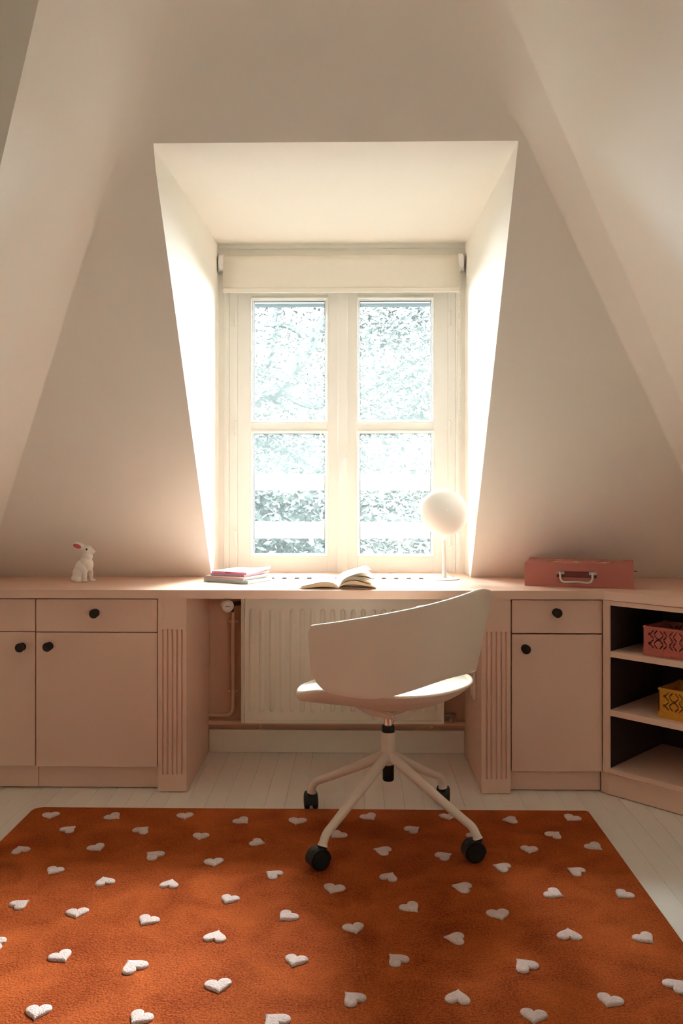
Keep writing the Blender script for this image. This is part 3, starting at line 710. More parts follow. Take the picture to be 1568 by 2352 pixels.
for ins, z, _ in ((0.004, .0006, 0), (0, .003, 0), (0, .007, 0), (.004, RT, 0)):
    q = rr_poly(RX0 + ins, RX1 - ins, .15 + ins, RY1 - ins, .03)
    random.seed(3)
    rings.append([bm.verts.new((x + random.uniform(-.0012, .0012), y + random.uniform(-.0012, .0012), z)) for x, y in q])
for a, b in zip(rings, rings[1:]):
    n = len(a)
    for k in range(n): bm.faces.new((a[k], a[(k + 1) % n], b[(k + 1) % n], b[k]))
bm.faces.new(rings[-1]); bm.faces.new(rings[0][::-1])
o = obj('pile', bm, RUGO); o.parent = rug; o.matrix_parent_inverse = riv
random.seed(11)
# one heart: a puffed, carved tuft
bm = BM(); outl = []
for k in range(40):
    t = 2 * PI * k / 40
    x = 16 * math.sin(t) ** 3; y = 13 * math.cos(t) - 5 * math.cos(2 * t) - 2 * math.cos(3 * t) - math.cos(4 * t)
    outl.append((x / 33.0, (y + 2.5) / 33.0))
rows = []
for s, z in ((1.0, 0), (1.03, .0025), (1.0, .0048), (.90, .0066), (.70, .0076), (.4, .0080)):
    rows.append([(x * s * .059, y * s * .059, z) for x, y in outl])
R, _ = grid(bm, rows, close=True); bm.faces.new(R[-1]); bmesh.ops.recalc_face_normals(bm, faces=bm.faces)
ho = obj('heart', bm, HEARTM, smooth='all'); hme = ho.data; bpy.data.objects.remove(ho)
HE = [(116, 1872.5, -3, 9), (262, 1875, 15, 5), (425, 1874, 0, 9), (159, 1904, 15, -6), (328, 1905.5, 15, -7), (460, 1921, -4, 8), (46.4, 1950.5, -5, -8), (223, 1947, 10, 8), (351.6, 1963, -12, -4), (491, 1981, 1, 9), (122.7, 2000, -12, 8), (239.5, 2023, -4, -8), (390.7, 2029, 6, -9), (47.4, 2076, 15, -6), (176.5, 2098, -2, 9), (336.6, 2115, -12, 9), (496, 2149.7, 6, -10), (141, 2198, 8, 9), (305, 2217.7, -9, -8), (501, 2266, 1, 9), (85.6, 2326, -5, 11), (318.4, 2340, -10, 8), (-16, 2168, -10, 0),
      (557, 1884.8, 12, 5), (682, 1885.8, -4, 8), (592.8, 1934.5, 12, 2), (773.5, 1917, -12, 5), (848.8, 1875.8, 10, 6), (949, 1904, 14, -4), (876, 1952.8, -12, -2), (626, 2007.5, -13, -4), (765, 2041.7, -6, 9), (894.6, 2012.5, 8, -8), (524.8, 2066.5, -8, 8), (944.3, 2084.8, 11, 7), (657.4, 2105, -12, 6), (813, 2133, 5, 10), (677.4, 2207.7, -6, 10), (909.5, 2202.8, -11, -7), (808.4, 2292, -11, -8), (629, 2344, -11, -7),
      (1028, 1875.6, 3, 8), (1169.4, 1882.4, -12, 0), (1311, 1878.6, -10, 6), (1273.6, 1916, 10, -5), (1215, 1951.4, 0, 8), (1366, 1944, 12, 5), (1021, 1965, 12, -3), (1091, 1917, 10, 3), (1150.6, 1990.7, -10, -2), (1320.5, 2000, -13, -4), (1058.7, 2037, -13, -2), (1274, 2052.6, 13, 4), (1430, 2055, -11, 6), (1145.7, 2101, 6, 9), (1042, 2154.5, -13, -1), (1306, 2145, -2, -9), (1482.4, 2155.6, 10, 6), (1203, 2215.6, -10, -7), (1051, 2288.7, 1, -10), (1399, 2300, -4, 10), (1225.6, 2335.6, 0, 10), (1555.5, 2262.5, 10, -5),
      (455, 2400, 3, 9), (700, 2420, -10, 4), (950, 2410, 8, -8), (160, 2420, -10, -6), (1330, 2415, 10, 3)]
for (u, v, a, b) in HE:
    c = gnd(u, v + 2, RT); q = gnd(u + a, v + 2 + b, RT); d = q - c
    o = bpy.data.objects.new('heart', hme); C.objects.link(o); o.parent = rug
    o.location = (c.x + .16, c.y - 1.55, RT - .001); o.rotation_euler = (0, 0, math.atan2(d.y, d.x) + PI / 2)
    k = random.uniform(.94, 1.06); o.scale = (k * random.uniform(.95, 1.05), k, 1)

# ================================================================== DESK CHAIR
CC = Vector((.106, 2.738, 0)); AF = math.radians(40)
chair = empty('desk_chair', CC); tag(chair, 'cream bucket desk chair on four-leg swivel base with black casters', 'chair')
Fd = Vector((-math.cos(AF), math.sin(AF), 0)); Rd = Vector((math.sin(AF), math.cos(AF), 0))
def loc(p, q, z): return Fd * p + Rd * q + Vector((0, 0, z))
def sgnpow(x, n): return math.copysign(abs(x) ** n, x)
NS = 56
def rim(th):                                           # seat outline: p forward, q right
    c, s = math.cos(th), math.sin(th); n = 2 / 2.35
    c_, s_ = sgnpow(c, n), sgnpow(s, n)
    return ((.318 if c_ > 0 else .270) * c_, .246 * s_)
def rimz(th):                                          # rim height: high behind and at the sides, low waterfall front
    c = math.cos(th); t = max(0, min(1, (c + .1) / 1.0)); t = t * t * (3 - 2 * t)
    return .522 * (1 - t) + .468 * t
ths = [2 * PI * k / NS for k in range(NS)]
bm = BM(); rows = []
def lip(th):
    c = max(0, math.cos(th)); return .014 + .040 * c ** 1.5   # thick rolled front edge
for r in (.02, .2, .4, .6, .75, .86, .93):
    row = []
    for th in ths:
        p, q = rim(th); c = max(0, math.cos(th)) ** 1.5
        zz = rimz(th) - lip(th); bot = .424
        row.append(loc(p * r, q * r, bot + (zz - bot) * (r ** (2.6 + .6 * c))))
    rows.append(row)
for sc_, k_ in ((.975, 1.0), (1.0, .72), (1.006, .45), (1.0, .2), (.985, .02), (.965, .0)):
    rows.append([loc(rim(th)[0] * sc_, rim(th)[1] * sc_, rimz(th) - lip(th) * k_) for th in ths])
for r in (.9, .75, .5, .25, .02):
    rows.append([loc(rim(th)[0] * r, rim(th)[1] * r, rimz(th) * r ** 2 + .452 * (1 - r ** 2) - .01) for th in ths])
R, _ = grid(bm, rows, close=True); bm.faces.new(R[0]); bm.faces.new(R[-1]); bmesh.ops.recalc_face_normals(bm, faces=bm.faces)
so_ = obj('seat_shell', bm, CHAIRP, chair, smooth='all'); md = so_.modifiers.new('s', 'SUBSURF'); md.levels = 1; md.render_levels = 1
bm = BM(); rows = []
for r, dz in ((.94, -.010), (.955, -.002), (.94, .003), (.85, .006), (.65, .007), (.4, .007), (.2, .007), (.02, .007)):
    rows.append([loc(rim(th)[0] * r, rim(th)[1] * r, rimz(th) * r ** 2 + .462 * (1 - r ** 2) - .004 + dz) for th in ths])
R, _ = grid(bm, rows, close=True); bm.faces.new(R[-1]); bmesh.ops.recalc_face_normals(bm, faces=bm.faces)
o = obj('seat_pad', bm, PAD, chair, smooth='all'); o['label'] = 'white woven seat pad'
# wrap-round backrest with low arms
PT = math.radians(107)
bm = BM(); rows = []; NPS, NZ = 61, 14
def sm01(x): x = max(0, min(1, x)); return x * x * (3 - 2 * x)
for i in range(NPS):
    ps = -PT + 2 * PT * i / (NPS - 1); ap = abs(ps); row = []
    arc = (PT - ap) * .29
    zb_ = .568 - .062 * sm01((ap - .15) / 1.1); zt_ = .834 - .126 * (ap * ap / (ap + .12) / (PT * PT / (PT + .12)))
    rb_, rt_ = .075, .022
    if arc < rb_: zb_ += (rb_ - math.sqrt(max(0, rb_ ** 2 - (rb_ - arc) ** 2))) * 1.0
    if arc < rt_: zt_ -= rt_ - math.sqrt(max(0, rt_ ** 2 - (rt_ - arc) ** 2))
    for k in range(NZ):
        s = k / (NZ - 1); z = zb_ + (zt_ - zb_) * s
        f_ = max(-.2, (z - .50) / .33)
        Rp = .272 + .078 * f_ ; Rq = .252 + .045 * min(1.0, f_ ** .8 if f_ > 0 else f_)
        row.append(loc(-Rp * math.cos(ps) if math.cos(ps) > 0 else -.36 * math.cos(ps), Rq * math.sin(ps), z))
    rows.append(row)
grid(bm, rows); bmesh.ops.recalc_face_normals(bm, faces=bm.faces)
o = obj('backrest', bm, CHAIRP, chair, smooth='all')
md = o.modifiers.new('t', 'SOLIDIFY'); md.thickness = .011; md.offset = 0; md.use_even_offset = True
md = o.modifiers.new('b', 'BEVEL'); md.width = .003; md.segments = 2; md.limit_method = 'ANGLE'; md.angle_limit = math.radians(50)
# bracket under the seat with its bolts
bm = BM()
hub = [(-.05, .035), (.07, .035)]
v = [loc(p, q, z) for p, q, z in ((-.06, -.04, .392), (-.06, .04, .392), (.05, .04, .388), (.05, -.04, .388), (-.055, -.05, .416), (-.055, .05, .416), (.05, .05, .42), (.05, -.05, .42), (.22, .03, .432), (.22, -.03, .432), (.225, .035, .452), (.225, -.035, .452))]
V_ = [bm.verts.new(q) for q in v]
for f in ((0, 1, 2, 3), (0, 4, 5, 1), (4, 7, 6, 5), (0, 3, 7, 4), (1, 5, 6, 2), (3, 2, 8, 9), (7, 11, 10, 6), (3, 9, 11, 7), (2, 6, 10, 8), (9, 8, 10, 11)): bm.faces.new([V_[i] for i in f])
bmesh.ops.recalc_face_normals(bm, faces=bm.faces); bmesh.ops.bevel(bm, geom=list(bm.edges), offset=.006, segments=2, affect='EDGES')
obj('seat_bracket', bm, CHAIRM, chair, smooth=True)
for p, q, z in ((-.045, -.03, .389), (.03, -.03, .386), (.195, -.02, .428)):
    bm = BM(); lathe(bm, [(.001, -.006), (.006, -.005), (.0065, -.001), (.0065, .004)], 12, Matrix.Translation(loc(p, q, z))); obj('bolt', bm, CHROME, chair, smooth=True)
bm = BM(); lathe(bm, [(.0145, .345), (.0145, .395)], 24); obj('gas_piston', bm, CHROME, chair, smooth=True)
bm = BM(); lathe(bm, [(.0205, .332), (.0205, .356), (.0195, .360), (.015, .360)], 28); obj('piston_collar', bm, BLACK, chair, smooth=True)
bm = BM(); lathe(bm, [(.0175, .226), (.018, .25), (.0225, .275), (.0235, .282), (.0235, .336), (.0225, .339), (.018, .339)], 32); obj('hub', bm, CHAIRM, chair, smooth=True)
bm = BM(); lathe(bm, [(.0165, .180), (.0185, .184), (.0185, .232)], 28); obj('piston_tube', bm, BLACK, chair, smooth=True)
cast_dir = {0: math.radians(-150), 1: math.radians(195), 2: math.radians(100), 3: math.radians(80)}
for k, (ang, front) in enumerate(((232, 1), (-38, 1), (142, 0), (52, 0))):
    a = math.radians(ang); u = Vector((math.cos(a), math.sin(a), 0)); lift = .0105 if front else 0.0
    bm = BM()
    cp = curve_pts([u * .012 + Vector((0, 0, .262)), u * .10 + Vector((0, 0, .214)), u * .20 + Vector((0, 0, .162)), u * .275 + Vector((0, 0, .125)), u * .312 + Vector((0, 0, .106)), u * .328 + Vector((0, 0, .085)), u * .333 + Vector((0, 0, .064 + lift))], 6)
    n = len(cp); rad = []
    for i, p in enumerate(cp):
        t = i / (n - 1); rad.append(.0172 - .004 * min(1, t / .55) + (.0028 * max(0, (t - .86) / .14)))
    tube(bm, cp, rad, 16); obj('leg', bm, CHAIRM, chair, smooth=True)
    # caster: hood carrying two wheels, trailing to one side
    cd = cast_dir[k]; cz = .0305 + lift
    co = empty('caster', u * .333, cd); co.parent = chair; bpy.data.objects.remove(co)
    Mc = Matrix.Translation(u * .333) @ Rm(cd, 'Z') @ Tm(.014, 0, cz)
    bm = BM(); rows = []
    for y in (-.021, -.0195, .0195, .021):
        r = .0335 if abs(y) < .02 else .031
        rows.append([Mc @ Vector((r * math.cos(b), y, r * math.sin(b))) for b in [math.radians(-20 + 210 * j / 18) for j in range(19)]] + [Mc @ Vector((.8 * r * math.cos(b), y, .8 * r * math.sin(b))) for b in [math.radians(190 - 210 * j / 18) for j in range(19)]])
    R, _ = grid(bm, rows, close=True)
    lathe(bm, [(.0125, cz - .004), (.0135, cz + .02), (.0135, .0665 + lift)], 20, Matrix.Translation(u * .333)); 
    box(bm, -.020, .024, -.0055, .0055, -.012, .030, .002, Mc)
    bmesh.ops.recalc_face_normals(bm, faces=bm.faces)
    hood = obj('caster', bm, BLACK, chair, smooth=True)
    for s in (-1, 1):
        bm = BM(); lathe(bm, [(.002, -.0085), (.022, -.0085), (.0285, -.007), (.030, -.003), (.030, .004), (.0285, .0075), (.024, .0088), (.020, .0078), (.006, .0082), (.001, .009)], 32, Mc @ Tm(0, s * .0148, 0) @ Rm(-s * PI / 2, 'X'))
        bmesh.ops.recalc_face_normals(bm, faces=bm.faces)
        obj('wheel', bm, RUBBER, hood, smooth=True)

# ================================================================== THINGS ON THE WORKTOP
# --- white rabbit
rp = gnd(193, 1336, DESK); rab = empty('rabbit_figurine', (rp.x, rp.y, DESK)); tag(rab, 'sitting white rabbit figurine with red inner ear on the worktop', 'figurine')
ks = 3.385 / F                                          # metres per pixel there
def rpx(cx, cy): return ((cx / 15.68 + 140 - 193) * ks, (1336.3 - (cy / 15.68 + 1230)) * ks)
bm = BM()
def blob(cx, cy, rx_, rz, ry, y=0, rot=0):
    x, z = rpx(cx, cy); k = ks / 15.68
    bmesh.ops.create_icosphere(bm, subdivisions=3, radius=1, matrix=Tm(x, y, z) @ Rm(rot, 'Y') @ Matrix.Diagonal((rx_ * k, ry * k, rz * k, 1)))
blob(650, 1390, 235, 290, 250); blob(760, 1150, 250, 290, 230); blob(890, 960, 215, 260, 205); blob(945, 760, 195, 190, 180)
blob(960, 545, 205, 195, 180); blob(1090, 570, 150, 115, 120); blob(1180, 590, 85, 75, 80); blob(1010, 1050, 160, 230, 170)
for y in (-.014, .014):
    blob(1040 if y > 0 else 900, 1380, 85, 270, 85, y); blob((1120 if y > 0 else 900) , 1625, 110, 55, 75, y); blob(600, 1540, 190, 130, 110, y * 1.5); blob(660, 1630, 150, 55, 90, y * 1.6)
blob(420, 1520, 70, 70, 70)
me = bpy.data.meshes.new('body'); bm.to_mesh(me); bm.free(); bo = bpy.data.objects.new('body', me); C.objects.link(bo)
md = bo.modifiers.new('r', 'REMESH'); md.mode = 'VOXEL'; md.voxel_size = .0014; md.use_smooth_shade = True
md = bo.modifiers.new('s', 'SMOOTH'); md.iterations = 30; md.factor = .7
me2 = bpy.data.meshes.new_from_object(bo.evaluated_get(bpy.context.evaluated_depsgraph_get())); bo.modifiers.clear(); bo.data = me2
for v in me2.vertices:
    if v.co.z < .0002: v.co.z = .0002
for p in me2.polygons: p.use_smooth = True
me2.materials.append(RABB); bo.parent = rab
for s in (-1, 1):
    x, z = rpx(640, 385); k = ks / 15.68
    bm = BM(); Me = Tm(x - (0 if s < 0 else .001), s * .0085, z + (0 if s < 0 else .001)) @ Rm(math.radians(17), 'Y') @ Rm(math.radians(s * 8), 'Z')
    bmesh.ops.create_icosphere(bm, subdivisions=3, radius=1, matrix=Me @ Matrix.Diagonal((240 * k, .0045, 112 * k, 1)))
    ear = obj('ear', bm, RABB, rab, smooth='all')
    bm = BM(); bmesh.ops.create_icosphere(bm, subdivisions=3, radius=1, matrix=Me @ Tm(-18 * k, s * .0022, 0) @ Matrix.Diagonal((180 * k, .0030, 82 * k, 1))); obj('ear_lining', bm, EARP, ear, smooth='all')
for s in (-1, 1):
    x, z = rpx(980, 487); bm = BM(); bmesh.ops.create_icosphere(bm, subdivisions=2, radius=1, matrix=Tm(x, s * .0200, z) @ Matrix.Diagonal((.0040, .0022, .0040, 1))); obj('eye', bm, GASK, rab, smooth='all')
    x, z = rpx(1245, 545); bm = BM(); bmesh.ops.create_icosphere(bm, subdivisions=2, radius=1, matrix=Tm(x - .0012, s * .0022, z) @ Matrix.Diagonal((.0012, .0010, .0017, 1))); obj('nostril', bm, GASK, rab, smooth='all')
bm = BM(); mp = [rpx(1225, 628), rpx(1250, 612), rpx(1266, 596)]
tube(bm, [(mp[0][0] - .001, -.0062, mp[0][1]), (mp[1][0] - .0008, -.0045, mp[1][1]), (mp[2][0] - .0006, -.0018, mp[2][1])], .0006, 6); obj('mouth', bm, GASK, rab)

# --- stack of magazines
def mag(label, col, ecol, cu, cv, z, th, w, d, rz, curl=0.0, spine=None):
    o = empty('magazine', (0, 0, 0)); tag(o, label, 'magazine', 'stack of magazines by the window')
    c = gnd(cu, cv, DESK + z); o.location = (c.x, c.y, DESK + z); o.rotation_euler = (0, 0, rz)
    mc = mat('cover', col, .45, .12, 25); me_ = mat('pages', ecol, .8, .12, 200)
    nx, ny = 12, 9
    def surf(zz, ins): return [[(ins + (w - 2 * ins) * i / nx, ins * (0 if False else 1) + (d - 2 * ins) * j / ny, zz + curl * ((i / nx) ** 3 * (j / ny) ** 2)) for i in range(nx + 1)] for j in range(ny + 1)]
    def slab(z0, z1, ins, m, nm):
        bm = BM(); A, _ = grid(bm, surf(z0, ins)); B, _ = grid(bm, surf(z1, ins))
        for (p, q) in ((A[0], B[0]), (A[-1], B[-1]), ([r[0] for r in A], [r[0] for r in B]), ([r[-1] for r in A], [r[-1] for r in B])):
            for k in range(len(p) - 1): bm.faces.new((p[k], p[k + 1], q[k + 1], q[k]))
        bmesh.ops.recalc_face_normals(bm, faces=bm.faces); return obj(nm, bm, m, o, smooth=True)
    slab(.0008, th - .0008, .0012, me_, 'pages'); slab(0, .0008, 0, mc, 'cover'); slab(th - .0008, th, 0, mc, 'cover')
    sp = mat('spine', spine or col, .45, .1, 30)
    bm = BM(); box(bm, 0, w, -.0008, .0012, 0, th, .0003); s = obj('spine', bm, sp, o)
    return o, w, th
RZ = math.radians(-29)
z = 0.0
specs = [('pale blue magazine at the bottom of the stack', (.50, .62, .64), (.72, .80, .82), 468, 1334.5, .0130, .225, .165, -30, 0, (.42, .55, .56)),
         ('thin salmon and blue magazine, second from the bottom of the stack', (.62, .50, .48), (.80, .76, .72), 470, 1331, .0052, .200, .165, -31, .002, (.46, .36, .40)),
         ('thin beige pink magazine in the middle of the stack', (.72, .52, .48), (.82, .70, .66), 473, 1328, .0055, .198, .168, -31, .003, (.60, .42, .40)),
         ('lilac magazine second from the top of the stack', (.55, .38, .52), (.74, .62, .72), 484, 1322, .0095, .165, .180, -28, .004, (.42, .26, .36)),
         ('pink magazine with a curled white cover on top of the stack', (.84, .72, .76), (.82, .72, .76), 487, 1313.5, .0088, .168, .180, -27, .010, (.72, .20, .30))]
for (l, c, ec, cu, cv, th, w, d, rz, cl, sp) in specs:
    # left corner keeps its pixel column; row is taken on the level of this magazine
    base = gnd(cu, 1334.5, DESK); base.z = DESK + z
    o, w_, th_ = mag(l, c, ec, cu, 1334.5, 0, th, w, d, math.radians(rz), cl, sp)
    bx = at(cu, HV, 3.40); o.location = (bx.x, 3.402 - (.0 if z == 0 else .004), DESK + z + .0003)
    z += th + .0003
    if 'on top' in l:
        bm = BM()
        for k in range(7): box(bm, .066 + k * .0042, .069 + k * .0042, -.0013, -.0007, .003, .0056)
        obj('spine_print', bm, GASK, o)
        bm = BM(); lathe(bm, [(.0022, 0), (.0022, .0005)], 14, Tm(.010, -.0008, .0045) @ Rm(PI / 2, 'X')); obj('spine_badge', bm, PAPER, o)
# --- open book
bk = empty('open_book', gnd(777, 1353.5, DESK)); tag(bk, 'thick open book with fanned pages lying near the worktop edge', 'book')
BD = .185
def leaf(path, th, nm, m, skew=0.0, d=BD, y0=0.0):       # a sheet or block following a curve across, extruded away from the viewer
    bm = BM(); rows = []
    for k in range(7):
        t = k / 6; rows.append([(x + skew * t, y0 + d * t, zz) for x, zz in path])
    grid(bm, rows); bmesh.ops.recalc_face_normals(bm, faces=bm.faces)
    o = obj(nm, bm, m, bk, smooth=True); s = o.modifiers.new('t', 'SOLIDIFY'); s.thickness = th; s.offset = 0; return o
K = 3.12 / F / 7.84                                      # crop pixel to metres
def bp(pts, n=6): return [((p.x - 785) * K, (508 - p.y) * K + .0008) for p in curve_pts([(x, y, 0) for x, y in pts], n)]
bc = mat('book_cover', (.62, .47, .36), .6, .05, 30)
leaf(bp([(785, 500), (700, 495), (450, 505), (60, 508)]), .0012, 'cover', bc); leaf(bp([(785, 500), (860, 492), (1150, 497), (1475, 500)]), .0012, 'cover', bc)
lefts = [[(785, 495), (700, 478), (520, 468), (330, 478), (70, 508)], [(785, 492), (710, 460), (560, 440), (380, 448), (85, 498)], [(785, 490), (715, 445), (590, 418), (420, 420), (100, 486)], [(785, 488), (720, 435), (600, 400), (440, 400), (110, 474)], [(785, 486), (728, 428), (620, 392), (460, 390), (118, 466)]]
for i in range(len(lefts) - 1):                         # page blocks between neighbouring curves, so the edges show as layers
    bm = BM(); a = bp(lefts[i]); b = bp(lefts[i + 1]); rows = []
    for t in (0, .5, 1): rows.append([(x, BD * t, zz) for x, zz in a] + [(x, BD * t, zz) for x, zz in b[::-1]])
    R, _ = grid(bm, rows, close=True); bm.faces.new(R[0]); bm.faces.new(R[-1]); bmesh.ops.recalc_face_normals(bm, faces=bm.faces)
    obj('page_block', bm, [PAPER2, PAPER][0], bk)
leaf(bp([(785, 484), (732, 424), (625, 388), (462, 386), (118, 462)]), .0003, 'page', PAPER)
rights = [[(790, 495), (840, 450), (960, 420), (1120, 425), (1480, 490)], [(790, 492), (845, 435), (960, 405), (1130, 408), (1470, 478)], [(790, 490), (850, 415), (980, 370), (1140, 372), (1440, 460)]]
for i in range(2):
    bm = BM(); a = bp(rights[i]); b = bp(rights[i + 1]); rows = []
    for t in (0, .5, 1): rows.append([(x, BD * t, zz) for x, zz in a] + [(x, BD * t, zz) for x, zz in b[::-1]])
    R, _ = grid(bm, rows, close=True); bm.faces.new(R[0]); bm.faces.new(R[-1]); bmesh.ops.recalc_face_normals(bm, faces=bm.faces)
    obj('page_block', bm, PAPER2, bk)
for pts in ([(790, 488), (860, 395), (990, 345), (1150, 345), (1420, 420)], [(790, 487), (865, 385), (1000, 325), (1180, 318), (1415, 375)], [(790, 486), (868, 375), (1010, 305), (1200, 298), (1420, 330)], [(790, 485), (872, 362), (1020, 285), (1220, 268), (1420, 325)], [(790, 484), (876, 350), (1030, 272), (1230, 240), (1418, 255)], [(790, 483), (885, 338), (1040, 258), (1240, 200), (1380, 160)]):
    leaf(bp(pts), .0003, 'page', PAPER, -.020)

# --- table lamp
lb = gnd(1020, 1330, DESK); lamp = empty('table_lamp', (lb.x, lb.y, DESK)); tag(lamp, 'white desk lamp with round dome shade on thin stem', 'lamp')
kl = lb.y / F
bm = BM(); lathe(bm, [(.064, .0002), (.0645, .0015), (.063, .0035), (.058, .0042), (.010, .006), (.0085, .009)], 48); obj('base', bm, WHITEL, lamp, smooth=True)
hs = (1330 - 1177) * kl
bm = BM(); tube(bm, [(0, 0, .004), (0, 0, .12), (-.002, .012, hs - .02)], [.0085, .0075, .0065], 16); obj('stem', bm, WHITEL, lamp, smooth=True)
Ms = Tm(-.003, -.012, hs) @ Rm(math.radians(8), 'Z') @ Rm(math.radians(90 - 10), 'X')
bm = BM(); pr = []
for k in range(13):
    a = PI / 2 * k / 12; pr.append((.1 * math.cos(a) if k < 12 else .002, .058 * math.sin(a) ** .9 if k else 0))
pr = [(.095, -.006), (.0995, -.005), (.1, -.002)] + pr
lathe(bm, pr, 56, Ms, caps=False)
inner = [(.095, -.006)] + [(.095 * math.cos(PI / 2 * k / 10) + .001, .052 * math.sin(PI / 2 * k / 10) - .002) for k in range(11)]
lathe(bm, inner, 56, Ms, caps=False); bmesh.ops.recalc_face_normals(bm, faces=bm.faces)
obj('shade', bm, WHITEL, lamp, smooth=True)
bm = BM(); lathe(bm, [(.0052, .052), (.0052, .0625), (.0046, .0634), (.001, .0636)], 20, Ms); obj('dimmer_knob', bm, WHITEL, lamp, smooth=True)
bm = BM(); tube(bm, curve_pts([(.006, .002, .052), (.012, .006, .030), (.025, .015, .016), (.045, .03, .006), (.055, .05, .0025)], 6), .0018, 8); obj('cord', bm, WHITEL, lamp, smooth=True)

# --- pink suitcase
s0 = gnd(1204.7, 1345, DESK); s1 = gnd(1454.7, 1353.8, DESK); dv = (s1 - s0); LW = dv.length; rz = math.atan2(dv.y, dv.x)
case = empty('toy_suitcase', (s0.x, s0.y, DESK + .0005), rz); tag(case, 'dusty pink cardboard suitcase with flowers and metal handle on the worktop', 'suitcase')
DW, HW = .225, .090
ru = 1 / (F / s0.y)
hx0, hx1, hz0, hz1 = LW * .302, LW * .668, .036, .060
bm = BM()
for (a, b, c, d) in ((0, hx0, 0, HW), (hx1, LW, 0, HW), (hx0, hx1, 0, hz0), (hx0, hx1, hz1, HW)): box(bm, a, b, 0, .004, c, d)
box(bm, 0, LW, DW - .004, DW, 0, .058); box(bm, 0, LW, .004, DW - .004, 0, .004); box(bm, 0, .004, .004, DW - .004, .004, .058); box(bm, LW - .004, LW, .004, DW - .004, .004, .058)
obj('body', bm, CASE, case)
bm = BM(); box(bm, 0, LW, 0.0005, DW + .002, HW - .003, HW + .0005, .0012); box(bm, -.0012, .002, .004, DW + .002, .0605, HW - .002); box(bm, LW - .002, LW + .0012, .004, DW + .002, .0605, HW - .002); box(bm, 0, LW, DW - .001, DW + .002, .0605, HW - .002); obj('lid', bm, CASE, case)
bm = BM(); box(bm, hx0 - .002, hx1 + .002, .0042, .02, hz0 - .004, hz1 + .004); obj('handle_recess', bm, CASED, case)
bm = BM(); a, b = hx0 + .014, hx1 - .014; zt_ = hz1 - .006
tube(bm, curve_pts([(a, .003, zt_), (a, -.007, zt_ - .001), (a, -.011, zt_ - .010), (a + .001, -.013, .032), (a + .008, -.014, .022), (a + .022, -.0145, .0195), ((a + b) / 2, -.0145, .022), (b - .022, -.0145, .0195), (b - .008, -.014, .022), (b - .001, -.013, .032), (b, -.011, zt_ - .010), (b, -.007, zt_ - .001), (b, .003, zt_)], 5), .0042, 12); obj('handle', bm, STEEL, case, smooth=True)
for x in (a, b):
    bm = BM(); box(bm, x - .014, x + .014, .0018, .0042, zt_ - .006, zt_ + .005, .002)
    p = obj('handle_plate', bm, STEEL, case)
    for s in (-.0095, .0095):
        bm = BM(); bmesh.ops.create_icosphere(bm, subdivisions=2, radius=.0028, matrix=Tm(x + s, .0012, zt_ - .0005)); obj('rivet', bm, CHROME, p, smooth='all')
for x, y in ((.0, DW - .03), (LW - .03, DW - .03)):
    bm = BM(); box(bm, x - .0015, x + .0315, y, DW + .0032, HW - .004, HW + .0015, .001); obj('corner_cap', bm, CASER, case)
    xx = x - .0015 if x == 0 else LW - .0005
    bm = BM(); box(bm, xx, xx + .002, DW - .02, DW + .0032, .0, .026, .0005); obj('corner_cap', bm, CASER, case)
bm = BM(); box(bm, LW, LW + .014, .085, .10, .057, .061, .0008, ); obj('ribbon_tab', bm, TAB, case)
FC = [mat('print_ochre', (.60, .33, .05), .6), mat('print_cream', (.78, .66, .52), .6), mat('print_crimson', (.45, .03, .05), .6), mat('print_olive', (.20, .17, .04), .6), mat('print_brown', (.14, .06, .04), .6)]
random.seed(5)
def flower(x, y, r, n, m, centre=None):
    bm = BM(); pts = []
    for k in range(n * 4):
        a_ = 2 * PI * k / (n * 4); rr_ = r * (.66 + .34 * math.cos(n * a_)); pts.append((x + rr_ * math.cos(a_), y + rr_ * math.sin(a_)))
    prism(bm, pts, HW + .0004, HW + .0008); o = obj('printed_flower', bm, m, case)
    if centre is not None:
        bm = BM(); prism(bm, [(x + r * .38 * math.cos(2 * PI * k / 12), y + r * .38 * math.sin(2 * PI * k / 12)) for k in range(12)], HW + .0008, HW + .0011); obj('flower_centre', bm, centre, o)
for (fx, fy, r, n, c, cc) in ((.40, .060, .019, 8, 0, 2), (.47, .075, .017, 5, 1, None), (.68, .050, .018, 7, 0, None), (.735, .070, .017, 5, 1, None), (.79, .055, .016, 9, 2, 4), (.24, .10, .022, 6, 4, 3), (.20, .055, .018, 4, 3, None), (.28, .07, .016, 5, 0, 1), (.56, .12, .02, 6, 2, 0), (.48, .14, .024, 4, 3, None), (.63, .10, .016, 5, 2, 1), (.36, .14, .018, 6, 2, 0), (.70, .13, .02, 7, 2, 4), (.82, .11, .018, 4, 4, None), (.30, .15, .016, 5, 1, None)):
    flower(LW * fx, fy, r, n, FC[c], None if cc is None else FC[cc])
for k in range(26):
    x = LW * random.uniform(.3, .8); y = random.uniform(.035, .11); bm = BM(); a_ = random.uniform(0, PI)
    prism(bm, [(x + .004 * math.cos(a_ + b) * (1 if i % 2 == 0 else .45), y + .004 * math.sin(a_ + b) * (1 if i % 2 == 0 else .45)) for i, b in enumerate((0, PI / 2, PI, 3 * PI / 2))], HW + .0004, HW + .0007); obj('printed_petal', bm, FC[1], case)

